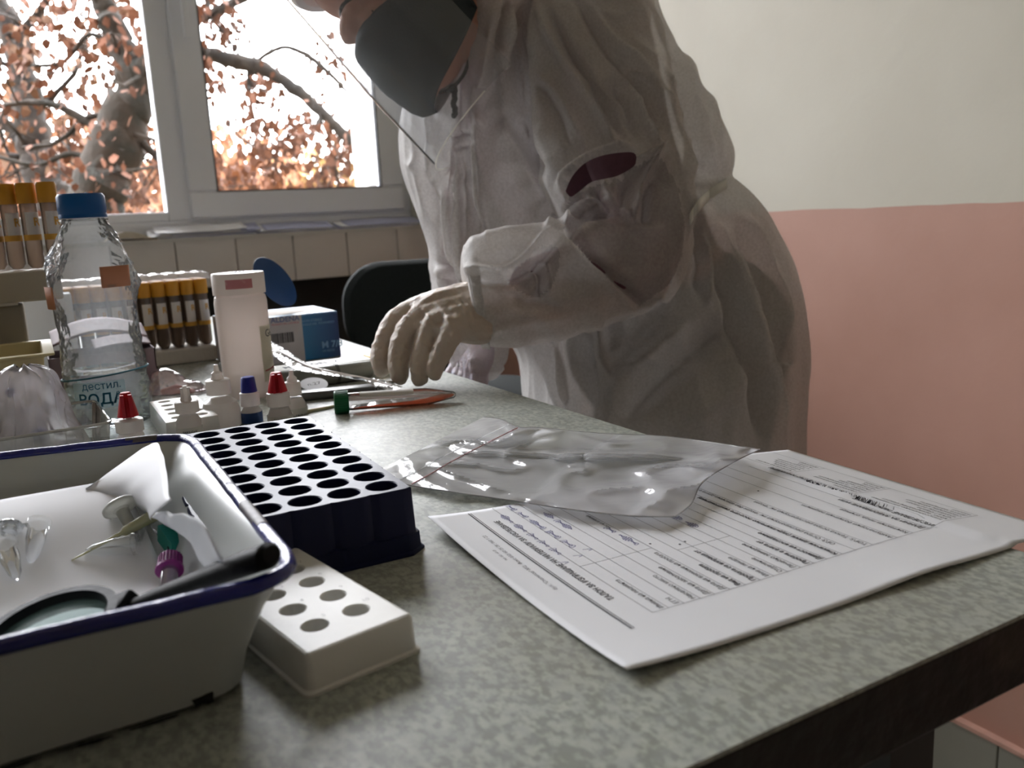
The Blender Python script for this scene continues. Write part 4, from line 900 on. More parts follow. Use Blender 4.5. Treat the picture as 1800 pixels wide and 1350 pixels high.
MB().grid(G_).build('film', M_bagf, kb)
M_bi = mat('dark_blue_item', S(44, 60, 110), .5)
for x, y, rr_ in ((18, 690, .004), (70, 765, .007)):
    MB().ball(at(x, y, .715), rr_, 8).build('wrapped_blue_item', M_bi, kb)
pk = bagblob('plastic_bag', 'small clear bag with pink contents between the water bottle and tall bottle', [(290, 668, 1.0, .014), (310, 682, 1.0, .016), (335, 688, 1.0, .013), (280, 690, 1.0, .016), (352, 690, 1.0, .009)], thin('pink_bag', (.96, .93, .93, 1), .12, .4, .3, S(224, 200, 200), .5, 50), .0035, 9)
MB().tube([at(285, 690, 1.), at(310, 684, 1.), at(340, 690, 1.)], [.004, .006, .004], 10).build('pink_contents', mat('pink_plastic', S(214, 150, 140), .5, .2, 30), pk)
# mauve carton with open flaps behind the water bottle
p1 = gD(282, 1.02); hb = zpix(p1, 611); mc = thing('carton', 'mauve-grey card carton with torn open top behind the water bottle', 'box', (p1[0]-.06, p1[1]+.04, ZT)); M_mv = mat('mauve_card', S(128, 110, 114), .7, .04, 8)
mb = MB(); X0, X1, Y0, Y1 = p1[0]-.112, p1[0], p1[1], p1[1]+.075
mb.box((X0, Y0, ZT), (X1, Y0+.0012, ZT+hb)).box((X0, Y1, ZT), (X1, Y1+.0012, ZT+hb)).box((X0, Y0, ZT), (X0+.0012, Y1, ZT+hb)).box((X1-.0012, Y0, ZT), (X1, Y1, ZT+hb)).box((X0, Y0, ZT), (X1, Y1, ZT+.0012)); mb.build('carton_body', M_mv, mc, False)
MB().box((X0+.003, Y0+.003, ZT+.002), (X1-.003, Y1-.003, ZT+hb*.78)).build('dark_inner_block', mat('dark_fill', S(60, 62, 64), .8, .2), mc, False)  # plain dark block inside the carton, below its open top
def arc(y0, h0_, h1_, bow, x0, x1):
    G_ = np.zeros((20, 8, 3))
    for i in range(20):
        for j in range(8): s, t = i/19, j/7; G_[i, j] = (x0+(x1-x0)*s, y0+.055*t, ZT+hb+h0_+(h1_-h0_)*t+bow*math.sin(PI*s))
    return G_
solid(MB().grid(arc(Y0+.016, .012, .024, .012, X0+.006, X1-.004)).build('open_flap', M_mv, mc), .001); solid(MB().grid(arc(Y0+.03, .002, .008, .003, X0+.05, X1)).build('open_flap', M_mv, mc), .001)
# white panel (upright carton) behind
pA, pB = gD(66, 1.1), gD(150, 1.1); wt = zpix(pA, 522); wc = thing('carton', 'tall plain white carton standing behind the water bottle', 'box', (pA[0]+.03, pA[1]+.05, ZT)); bevel(MB().box((pA[0]-.01, pA[1], ZT), (pB[0], pA[1]+.10, ZT+wt)).build('carton_body', mat('bluish_white_card', S(214, 220, 228), .6, .03), wc, False), .002)
# glove box
g = onz(600, 626, 0); GX1, GY = g[0], g[1]; GX0 = GX1-.150; gh = zpix(g, 547); gb = thing('glove_box', 'blue and grey cardboard glove dispenser box with raised oval flap', 'box', ((GX0+GX1)/2, GY+.06, ZT))
m, n, l, p_ = nodemat('glove_box_print', .35); t = n.new('ShaderNodeTexCoord'); sx = n.new('ShaderNodeSeparateXYZ'); l.new(t.outputs['Object'], sx.inputs[0])
xs = float(onx(0, 0, 1)[0]); xb = onz(528, 630, 0)[0]-(GX0+GX1)/2
gt = n.new('ShaderNodeMath'); gt.operation = 'GREATER_THAN'; gt.inputs[1].default_value = float(xb); l.new(sx.outputs['X'], gt.inputs[0])
blu = ramp(n, l, sx.outputs['X'], float(xb), float(GX1-(GX0+GX1)/2), S(16, 108, 160), S(14, 44, 98)); l.new(mix(n, l, gt.outputs[0], S(176, 172, 176), blu), p_.inputs['Base Color'])
bevel(MB().box((GX0, GY, ZT), (GX1, GY+.115, ZT+gh)).build('box_body', m, gb, False), .0012)
M_gtop = mat('glove_box_top', S(92, 148, 200), .3, .1, 8, col2=S(168, 196, 220)); MB().box((GX0+.001, GY+.001, ZT+gh), (GX1-.001, GY+.114, ZT+gh+.0005)).build('top_panel', M_gtop, gb, False)
MB().lathe([(0, .0003), (1, 0)], 40, Matrix.Translation(((GX0+GX1)/2-.01, GY+.052, ZT+gh+.0009))@Matrix.Diagonal((.055, .034, 1, 1))).build('opening', mat('glove_opening', S(196, 188, 180), .8), gb, False)
def front(mb_, body, size, x, y, bold=False, width=None):
    c_ = onz(x, 600, 0); w0 = ony(x, y, GY); V_, F_ = text_geo(body, size, 'LEFT', bold); sx_ = width/V_[:, 0].max() if width else 1
    mb_.add(np.c_[w0[0]+V_[:, 0]*sx_, np.full(len(V_), GY-.0003), w0[2]+V_[:, 1]], F_)
mb = MB(); front(mb, 'ALDENA', .010, 476, 568, True, .040); mb.build('brand_print', mat('slate_blue_print', S(96, 106, 150), .5), gb, False)
mb = MB(); front(mb, 'LATEX EXAM GLOVES', .0052, 530, 556); front(mb, 'NON STERILE', .0048, 530, 567); front(mb, 'SINGLE USE  POWDERED', .0042, 530, 573); front(mb, 'M 7/8', .013, 566, 612, True); front(mb, '100 PIECES', .004, 566, 619); mb.build('white_print', mat('pale_blue_print', S(120, 160, 200), .5), gb, False)
mb = MB(); x0_ = ony(478, 600, GY); k = 0.; r_ = np.random.default_rng(4)
while k < .030: w_ = r_.choice([.0005, .0009, .0014]); mb.box((x0_[0]+k, GY-.0004, x0_[2]-.004), (x0_[0]+k+w_, GY-.0002, x0_[2]+.010)); k += w_+r_.choice([.0005, .0009])
mb.build('barcode', M_ink, gb, False)
mb = MB(); front(mb, 'GUANTI IN LATTICE', .0035, 477, 573, False, .038); mb.build('red_print', M_red, gb, False)
# raised oval flap
c0 = ony(514, 536, GY+.045); c1 = ony(452, 455, GY+.03); d = (c1-c0); L_ = np.linalg.norm(d)/2; Mx = frame((c0+c1)/2, d, (0.15, 1, .25)); 
G_ = np.zeros((2, 1, 3)); mb = MB().lathe([(0, 0), (.5, 0), (1, 0)], 48, frame((c0+c1)/2, d, np.array([.62, .35, .62]))@Matrix.Diagonal((L_, .017, 1, 1)), caps=False)
mb = MB().lathe([(0, -.0004), (1, -.0004), (1, .0004), (0, .0004)], 48, frame((c0+c1)/2, d, CR*.9+CU*.6)@Matrix.Diagonal((L_, .021, 1, 1))); mb.build('oval_flap', mat('flap_blue', S(14, 56, 100), .4, .1, 6), gb, False)
# flat white case with yellow end, grey cylinder, grey bar, disc tag, strip
y1_ = onz(684, 657, 0); cs0 = thing('test_kit_case', 'long flat white case with black scribbles and a yellow end under the gloved hand', 'case', (y1_[0]-.09, y1_[1]+.015, ZT)); hc = .021
bevel(MB().box((y1_[0]-.20, y1_[1], ZT), (y1_[0]-.017, y1_[1]+.045, ZT+hc)).build('case_body', mat('off_white_plastic', S(206, 206, 196), .4, .05, 30), cs0, False), .003)
bevel(MB().box((y1_[0]-.017, y1_[1]-.0005, ZT), (y1_[0]+.002, y1_[1]+.0455, ZT+hc+.0005)).build('yellow_end', mat('yellow_plastic', S(222, 178, 20), .4, .05), cs0, False), .003)
mb = MB(); V, F = text_geo('MINI/GEL 7', .014, 'LEFT', True); mb.add(np.c_[y1_[0]-.125+V[:, 0], y1_[1]+.012+V[:, 1]*1.6, np.full(len(V), ZT+hc+.0003)], F); mb.build('case_print', M_ink, cs0, False)
ga, gb_ = onz(480, 668, .012), onz(600, 660, .012); gt_ = thing('marker_pen', 'thick grey cylindrical pen lying between the tall bottle and the white case', 'pen', ga*1); M_gy = mat('grey_green_plastic', S(132, 134, 126), .4, .05)
ga[1] = y1_[1]-.016; gb_ = np.array([ga[0]+.115, ga[1], ga[2]]); MB().tube([ga, ga+(gb_-ga)*.02, ga+(gb_-ga)*.6, ga+(gb_-ga)*.98, gb_], [.010, .0115, .0115, .0105, .008], 20).build('barrel', M_gy, gt_); MB().tube([ga+(gb_-ga)*.6, ga+(gb_-ga)*.63], .0121, 20).build('ring', mat('dark_grey', S(88, 88, 84), .4), gt_)
bA, bB = onz(535, 706, 0), onz(697, 691, 0); d = (bB-bA)/np.linalg.norm(bB-bA); Mx = frame(bA, d, (-d[1], d[0], 0)); L_ = np.linalg.norm(bB-bA); br = thing('grey_case', 'long dark grey bar-shaped case with bright metal end lying behind the green-capped tube', 'case', bA)
MB().box((-.03, 0, 0), (L_-.022, .022, .0095), Mx).build('case_body', mat('grey_lacquer', S(104, 104, 102), .28, .05, metal=.4), br, True, .003); MB().box((L_-.022, -.0008, 0), (L_, .0225, .011), Mx).build('metal_end', mat('dull_metal', S(120, 118, 114), .25, .05, metal=.9), br, True, .004)
tg = onz(558, 684, .006); tgo = thing('paper_tag', 'small round white paper tag with scribble leaning on the grey bar', 'tag', tg-np.array([0, 0, .005])); Mx = frame(tg+np.array([0, .012, .004]), (1, 0, 0), (0, 1, .35)); MB().lathe([(0, -.0002), (1, -.0002), (1, .0003), (0, .0003)], 32, Mx@Matrix.Diagonal((.0155, .015, 1, 1))).build('disc', M_paper, tgo, False)
mb = MB(); V, F = text_geo('n.27', .009, 'CENTER'); mb.add(np.c_[V[:, 0], V[:, 1]-.003, np.full(len(V), .0005)], F, Mx); mb.build('scribble', M_ink, tgo, False)
sp_ = [onz(455, 600, .05), onz(505, 628, .042), onz(545, 648, .034), onz(600, 660, .027), onz(650, 670, .016), onz(700, 684, .0125)]; sw = thing('swab_wrapper', 'long clear and white peel-open swab wrapper strip lying across the grey pen', 'wrapper', onz(600, 668, .0))
Q = smoothpath(sp_, 40); G_ = np.zeros((40, 6, 3)); 
for i in range(40):
    d = Q[min(i+1, 39)]-Q[max(i-1, 0)]; s_ = np.cross([0, 0, 1.], d); s_ /= np.linalg.norm(s_)
    for j in range(6): G_[i, j] = Q[i]+s_*(j-2.5)*.0042+np.array([0, 0, .0015*math.sin(j*1.3+i*.25)+.001*noise.noise(Vector((i*.4, j, 0)))])
MB().grid(G_).build('wrapper_film', thin('wrapper', (.9, .9, .9, 1), .1, .6, .55, S(226, 224, 220), .4, 70, trl=.4), sw)
MB().tube(Q[2:38]+np.array([0, 0, .002]), .0012, 6).build('swab_stick', M_ww, sw)
# transport tube with green cap
ca, cb_ = onz(600, 707, .0112), onz(801, 693.5, .0075); d = (cb_-ca)/np.linalg.norm(cb_-ca); L_ = np.linalg.norm(cb_-ca); gt2 = thing('transport_tube', 'clear conical tube with green cap and orange liquid lying on the bench', 'tube', ca-np.array([0, 0, .011]))
M_gc = mat('green_cap', S(10, 104, 62), .4, .1); Mx = frame(ca, d, (0, 0, 1.))@Matrix.Rotation(PI/2, 4, 'Y'); mb = MB().lathe([(0, -.007), (.0108, -.007), (.0114, -.006), (.0114, .0065), (.0105, .007), (.009, .007)], 40, Mx)
for k in range(30): q_ = 2*PI*k/30; mb.tube([np.array(Mx@Vector((.0113*math.cos(q_), .0113*math.sin(q_), -.0055))), np.array(Mx@Vector((.0113*math.cos(q_), .0113*math.sin(q_), .006)))], .0005, 5)
mb.build('screw_cap', M_gc, gt2); tb0 = [(.0088, .006), (.0088, L_-.030), (.0035, L_-.002), (.0015, L_), (0, L_)]
MB().lathe(tb0, 28, Mx, caps=False).build('tube_wall', thin('tube_clear', (.93, .93, .93, 1), .04, .35, .10, S(230, 228, 222)), gt2)
# liquid pooled along the lower side
mb = MB(); R_ = []; rin = .0083
for z_, r_, k_ in ((.010, rin, .35), (L_*.3, rin, .60), (L_*.6, rin, .80), (L_-.032, rin, 1.0), (L_-.016, .0058, 1.4), (L_-.004, .0026, 2.), (L_-.002, .001, 2.)):
    ring = []
    lev = -r_+r_*k_
    for k in range(20):
        q_ = 2*PI*k/20; yy = r_*math.sin(q_); xx = r_*math.cos(q_)
        ring.append(tuple(ca+d*z_+np.array([0, 0, 1.])*min(yy, lev)+np.cross(d, [0, 0, 1.])*(xx if yy <= lev else math.copysign(math.sqrt(max(0, r_*r_-min(lev, r_)**2))*min(1, abs(xx)/r_*1.2), xx) if lev < r_ else xx)))
    R_.append(ring)
loft(mb, R_, None, True, True); mb.build('orange_liquid', thin('orange_liquid', (.97, .56, .40, 1), .05, .1, .5, S(236, 140, 100), ior=1.2, trl=.6), gt2)
MI = Mx.to_3x3().inverted(); v_up = MI@Vector((0, 0, 1)); v_cam = MI@Vector(tuple(CAM-ca)); a_up = math.atan2(v_up[1], v_up[0]); a_cam = math.atan2(v_cam[1], v_cam[0]); dlt = (a_up-a_cam+PI) % (2*PI)-PI; LA0, LA1 = sorted((a_cam+dlt*.30, a_cam+dlt*1.25)); MB().lathe([(.0091, .018), (.0091, L_*.62)], 14, Mx, False, LA0, LA1).build('paper_label', mat('tube_paper_label', S(206, 202, 196), .6), gt2)
MB().tube([ca+d*.008+np.array([0, 0, .002]), ca+d*(L_*.9)+np.array([0, 0, .001])], .0013, 8).build('swab_stick', M_ww, gt2)
sa, sb = onz(537, 724, .0014), onz(592, 713, .0014); tag(MB().tube([sa, (sa+sb)/2, sb], [.0022, .0016, .0013], 10).build('swab', M_cream), 'pale yellow swab stick end lying left of the green cap', 'swab')

# ---------------------------------------------------------------- papers on the sill
def pile(label, x0, x1, yb, n_, ang, seed, curl=0., cat='paper', name='paper_stack', deep=.21, tilt=.022):
    a_ = ony(x0, yb, WY-.01); b_ = ony(x1, yb, WY-.01); r = thing(name, label, cat, ((a_[0]+b_[0])/2, WY+.03, zs+.0005)); g_ = np.random.default_rng(seed)
    for k in range(n_):
        cx = (a_[0]+b_[0])/2+g_.normal(0, .012); w_ = (b_[0]-a_[0])*(1-.06*g_.random()); an = ang+g_.normal(0, .05); G_ = np.zeros((18, 8, 3))
        for i in range(18):
            for j in range(8):
                s, t = i/17-.5, j/7-.5; x = s*w_; y = t*min(deep, .10)*.95; G_[i, j] = (cx+x*math.cos(an)-y*math.sin(an), WY+.036+x*math.sin(an)*.15+y, zs+.0012+k*.0028+curl*max(0, s)**2*.5+.0015*noise.noise(Vector((i*.2+seed, j*.3, k))))
                G_[i, j, 2] = max(G_[i, j, 2], zs+.0008+k*.0012)+tilt*(t+.5)**1.4*(1-.25*abs(s))
        solid(MB().grid(G_).build('sheet', mat('bright_sheet', S(246, 246, 250), .6, .02) if k % 3 else mat('bluish_paper', S(190, 194, 222), .6, .03), r), .0009, 1)
pile('loose stack of white and bluish sheets on the sill below the window mullion', 276, 440, 404, 6, .0, 3, .05)
pile('low spread of white sheets on the sill under the opening sash', 455, 582, 397, 4, .0, 5)
pile('thin white sheets on the sill beside the person', 604, 750, 392, 4, .0, 8)

ob = ony(228, 418, WY-.01); bk = thing('open_book', 'thick curled open book with cream pages on the sill behind the water bottle', 'book', (ob[0], WY+.03, zs+.0005)); G_ = np.zeros((24, 8, 3)); xw = .13; G2_ = G_.copy()
for i in range(24):
    for j in range(8):
        s, t = i/23, j/7; h_ = .028*math.sin(PI*min(1, s*1.02))**.8*(1-.3*s)+.001; G_[i, j] = (ob[0]-xw/2+xw*s, WY-.012+.10*t, zs+.001+h_); G2_[i, j] = (ob[0]-xw/2+xw*s, WY-.012+.10*t, zs+.001+h_*.25)
mb = MB().grid(G_); mb.grid(G2_)
for j in (0, 7): mb.grid(np.stack([G_[:, j], G2_[:, j]], 1))
mb.build('page_block', mat('cream_pages', S(216, 208, 192), .7, .1, 80), bk); MB().box((ob[0]-xw/2+.03, WY-.014, zs+.0005), (ob[0]+xw/2+.01, WY+.09, zs+.004)).build('cover', mat('brown_cover', S(110, 96, 80), .7), bk, False)

# ---------------------------------------------------------------- chairs
M_ch = mat('dark_green_upholstery', S(22, 32, 32), .9, .25, 200, .2, 300); M_chp = mat('black_chair_plastic', S(18, 18, 18), .5, .2)
cc = at(705, 520, 2.1); ch = thing('office_chair', 'dark green upholstered chair with rounded backrest by the tiled wall', 'chair', (cc[0], cc[1], 0)); zc = cc[2]
def rounded_slab(w_, h_, t_, r_):
    out = []
    for dz, sc_ in ((-t_/2, .93), (-t_*.3, 1.), (t_*.3, 1.), (t_/2, .93)):
        out.append([(x*sc_, dz, z*sc_) for x, z, _ in [(q2[0], q2[1], 0) for q2 in rrect(-w_/2, -h_/2, w_/2, h_/2, r_, 0, 8)]])
    return out
mb = MB(); loft(mb, rounded_slab(.40, .24, .07, .10), T(cc[0]+.06, cc[1], zc-.035, rz=-.25), True, True); mb.build('backrest', M_ch, ch)
mb = MB(); loft(mb, [[(x, y, z) for x, z, y in r_] for r_ in rounded_slab(.46, .44, .07, .12)], T(cc[0]+.10, cc[1]+.27, .50, rz=-.25), True, True); mb.build('seat', M_ch, ch)
MB().tube([(cc[0]+.06, cc[1]-.03, zc-.05), (cc[0]+.06, cc[1]-.05, .6), (cc[0]+.07, cc[1]+.03, .46), (cc[0]+.10, cc[1]+.2, .46)], .016, 10).build('back_bracket', M_chp, ch)
MB().tube([(cc[0]+.10, cc[1]+.27, .47), (cc[0]+.10, cc[1]+.27, .1)], .025, 14).build('gas_column', M_chp, ch)
for k in range(5):
    q_ = 2*PI*k/5; e_ = np.array([cc[0]+.10+.26*math.cos(q_), cc[1]+.27+.26*math.sin(q_), .06]); lg = MB().tube([(cc[0]+.10, cc[1]+.27, .11), e_], [.022, .014], 8).build('base_arm', M_chp, ch); MB().lathe([(0, -.012), (.024, -.012), (.026, 0), (.024, .012), (0, .012)], 16, T(e_[0], e_[1], .026, rz=q_+PI/2, rx=PI/2)).build('caster', M_chp, lg)
s0 = at(862, 688, 1.62); stl = thing('stool', 'round black stool whose seat shows between the sleeve and the gown', 'stool', (s0[0], s0[1], 0)); M_ = Matrix.Translation((s0[0]-.02, s0[1]+.0, s0[2]-.02)); MB().lathe([(0, -.04), (.12, -.04), (.145, -.02), (.145, .02), (.12, .032), (0, .035)], 40, M_).build('seat', M_ch, stl)
for k in range(4): q_ = PI/4+PI/2*k; MB().tube([(s0[0]-.02+.09*math.cos(q_), s0[1]+.09*math.sin(q_), s0[2]-.06), (s0[0]-.02+.17*math.cos(q_), s0[1]+.17*math.sin(q_), .005)], .011, 8).build('leg', M_steel, stl)

# ================================================================ THE PERSON
def sec(L, R_, D, hd, n_=56, e=2.3):
    a = at(L[0], L[1], D if np.isscalar(D) else D[0]); b = at(R_[0], R_[1], D if np.isscalar(D) else D[1]); c_ = (a+b)/2; h = (b-a)/2
    dv = ray((L[0]+R_[0])/2, (L[1]+R_[1])/2); dv = dv/np.linalg.norm(dv); hn = h/np.linalg.norm(h); dv = dv-hn*np.dot(dv, hn); dv /= np.linalg.norm(dv); out = []
    for k in range(n_):
        q = 2*PI*k/n_; cx, sy = math.cos(q), math.sin(q); out.append(c_+h*math.copysign(abs(cx)**(2/e), cx)+dv*hd*math.copysign(abs(sy)**(2/e), sy))
    return np.array(out)
def dense(rings, k=5):
    R_ = np.array(rings); n0 = len(R_); out = []
    for i in range(n0-1):
        p0, p1, p2, p3 = R_[max(i-1, 0)], R_[i], R_[i+1], R_[min(i+2, n0-1)]
        for j in range(k): u = j/k; out.append(.5*((2*p1)+(-p0+p2)*u+(2*p0-5*p1+4*p2-p3)*u*u+(-p0+3*p1-3*p2+p3)*u**3))
    out.append(R_[-1]); return [r.tolist() for r in out]
hip = at(1195, 600, 1.34); PX_, PY_ = hip[0]+.02, hip[1]+.02
per = thing('person', 'person in white protective gown, dark mask and face shield bending over the bench', 'person', (PX_, PY_, 0))
M_skin = mat('skin', S(190, 140, 122), .55, .08, 30, .1, 200, sss=.12); M_glove = mat('latex_glove', S(204, 190, 176), .5, .06, 25, .25, 160, sss=.25)
uh = CU*.755-CR*.656; fh = (-CR*.755-CU*.656)*.966-CF*.26; fh /= np.linalg.norm(fh); lat = np.cross(fh, uh)
if np.dot(lat, CF) > 0: lat = -lat
H = at(736, 17, 1.10); MH = np.stack([fh, lat, uh], 1)
def hp(f, u, s=0.): return H+fh*f+uh*u+lat*s
sh_n, el_n, wr_n = at(1055, 40, 1.16), at(1140, 440, 1.05), at(835, 548, .965)
sh_f, el_f, wr_f = at(905, -20, 1.45), at(835, 400, 1.40), at(838, 600, 1.13)
mb = MB()
mb.ball(hp(-.012, .055), (.098, .076, .088), 14, MH).ball(hp(.032, -.02), (.060, .056, .080), 12, MH).ball(hp(.030, -.064), (.046, .046, .034), 10, MH).ball(hp(.066, -.088), (.02, .022, .018), 8, MH)
mb.ball(hp(.084, .034), (.018, .046, .012), 8, MH).ball(hp(.05, .09), (.045, .06, .05), 10, MH).ball(hp(.082, -.066), (.013, .024, .014), 8, MH)
limb(mb, [hp(.080, .02), hp(.086, -.004), hp(.089, -.022)], [.008, .009, .011])
for s_ in (-1, 1): mb.ball(hp(.05, -.026, .032*s_), (.024, .022, .028), 8, MH).ball(hp(.07, .012, .032*s_), (.014, .016, .010), 8, MH).ball(hp(-.008, .005, .076*s_), (.018, .007, .030), 8, MH).ball(hp(.084, -.030, .012*s_), .007, 6)
nb = at(930, -30, 1.27); limb(mb, [hp(-.035, -.04), (hp(-.05, -.09)+nb)/2, nb], [.056, .054, .062])
sp = [nb, at(975, 120, 1.29), at(1030, 320, 1.30), at(1110, 470, 1.31), hip]
limb(mb, sp, [.10, .135, .13, .125, .14]); limb(mb, [sh_f, nb, sh_n], [.055, .075, .06])
limb(mb, [sh_n, el_n, wr_n], [.046, .033, .023]); limb(mb, [sh_f, el_f, wr_f], [.046, .035, .024])
fwd = np.array([-1., .15, 0]); fwd /= np.linalg.norm(fwd); sd = np.array([fwd[1], -fwd[0], 0]); feet = []
for s_ in (-1, 1):
    a_ = hip+sd*.09*s_+np.array([0, 0, -.06]); kn = np.array([a_[0]+.0+fwd[0]*.03, a_[1]+fwd[1]*.03, .46]); an = np.array([a_[0], a_[1], .09]); feet.append((a_, kn, an)); limb(mb, [a_, kn, an], [.085, .055, .038])
V, F = blob(mb, .0045, 5); body = link('body', V, F, M_skin, per)
# trousers and shoes
M_trs = mat('dark_trousers', S(34, 36, 38), .85, .15, 40)
mb = MB(); mb.ball(hip, (.185, .165, .15), 12)
for a_, kn, an in feet: limb(mb, [a_, kn, an+np.array([0, 0, .01])], [.10, .07, .058])
V, F = blob(mb, .007, 3); link('trousers', V, F, M_trs, per)
for a_, kn, an in feet:
    mb = MB(); limb(mb, [an-fwd*.03+np.array([0, 0, -.045]), an+fwd*.08+np.array([0, 0, -.05]), an+fwd*.17+np.array([0, 0, -.058])], [.042, .040, .030]); V, F = blob(mb, .004, 2); V[:, 2] = np.maximum(V[:, 2], .003); link('shoe', V, F, mat('dark_shoe', S(40, 38, 38), .6), per)
# purple jumper under the gown
M_jmp = mat('plum_jumper', S(112, 78, 88), .9, .12, 120)
mb = MB(); limb(mb, sp[:4], [.115, .150, .142, .135]); limb(mb, [sh_f, nb, sh_n], [.066, .08, .072]); limb(mb, [sh_n, (sh_n+el_n)/2, el_n+np.array([0, 0, .012]), (el_n*.35+wr_n*.65)], [.066, .060, .050, .038]); limb(mb, [sh_f, el_f, wr_f*.8+el_f*.2], [.066, .055, .036])
V, F = blob(mb, .006, 4); link('jumper', V, F, M_jmp, per)

# ---- the gown: torso, skirt and sleeves fused, then folds pressed in
mb = MB()
tors = [((880, -120), (1075, -135), 1.27, .14), ((800, -55), (1120, -60), 1.27, .19), ((768, 30), (1150, 30), 1.275, .20), ((742, 110), (1192, 105), 1.28, .205), ((722, 200), (1246, 195), 1.285, .205), ((719, 290), (1274, 262), 1.29, .20), ((738, 365), (1272, 318), 1.29, .185),
        ((760, 430), (1322, 362), 1.29, .19), ((774, 500), (1372, 455), 1.29, .20), ((850, 555), (1392, 540), 1.295, .205), ((912, 608), (1396, 620), 1.30, .21), ((924, 690), (1391, 710), 1.30, .215), ((916, 790), (1388, 820), 1.30, .22), ((905, 960), (1395, 1000), 1.30, .225), ((900, 1130), (1400, 1190), 1.30, .23)]
loft(mb, dense([sec(*t_) for t_ in tors]), None, True, True)
upp = [((880, -60), (1120, -85), 1.18, .10), ((905, 30), (1150, 25), 1.15, .10), ((930, 130), (1180, 125), 1.125, .10), ((938, 225), (1198, 220), 1.105, .098), ((955, 320), (1212, 315), 1.085, .094), ((985, 385), (1216, 400), 1.065, .088), ((1010, 440), (1205, 470), 1.06, .080), ((1050, 490), (1170, 530), 1.055, .055)]
loft(mb, dense([sec(*t_) for t_ in upp]), None, True, True)
fore = [((1196, 380), (1185, 480), 1.06, .05), ((1165, 365), (1150, 538), 1.055, .070), ((1110, 372), (1115, 553), 1.045, .072), ((1050, 384), (1060, 574), 1.03, .068), ((985, 392), (1000, 592), 1.01, .062), ((915, 402), (938, 600), .995, .057), ((858, 408), (885, 606), .985, .051), ((826, 424), (852, 608), .98, .045), ((815, 445), (842, 598), .978, .035)]
loft(mb, dense([sec(*t_) for t_ in fore]), None, True, True)
limb(mb, [sh_f, at(830, 200, 1.42), el_f, wr_f], [.085, .085, .075, .045])
limb(mb, [nb, at(905, 20, 1.20), at(893, 70, 1.17)], [.10, .070, .052])
limb(mb, [at(880, -50, 1.08), at(872, 10, 1.085), at(868, 80, 1.10), at(866, 150, 1.13)], [.036, .034, .031, .028])
limb(mb, [at(920, -40, 1.14), at(915, 60, 1.14), at(900, 150, 1.14)], [.06, .055, .05])
V, F = blob(mb, .0026, 7); N = normals(V, F)
def pdist(px_, py_, pts):
    best = np.full(len(px_), 1e9); sg = np.zeros(len(px_)); tt = np.zeros(len(px_)); pts = np.asarray(pts, float); Ls = np.r_[0, np.cumsum(np.linalg.norm(np.diff(pts, axis=0), axis=1))]
    for i in range(len(pts)-1):
        a, b = pts[i], pts[i+1]; d = b-a; L2 = d@d; u = np.clip(((px_-a[0])*d[0]+(py_-a[1])*d[1])/L2, 0, 1); ex_, ey = px_-a[0]-u*d[0], py_-a[1]-u*d[1]; r = np.hypot(ex_, ey)
        m_ = r < best; best[m_] = r[m_]; sg[m_] = np.sign(d[0]*ey-d[1]*ex_)[m_]; tt[m_] = ((Ls[i]+u*(Ls[i+1]-Ls[i]))/Ls[-1])[m_]
    return best, sg, tt
X_, Y_, W_ = proj(V); fc_ = np.clip(-(N@CF)*1.6, 0, 1); disp = np.zeros(len(V))
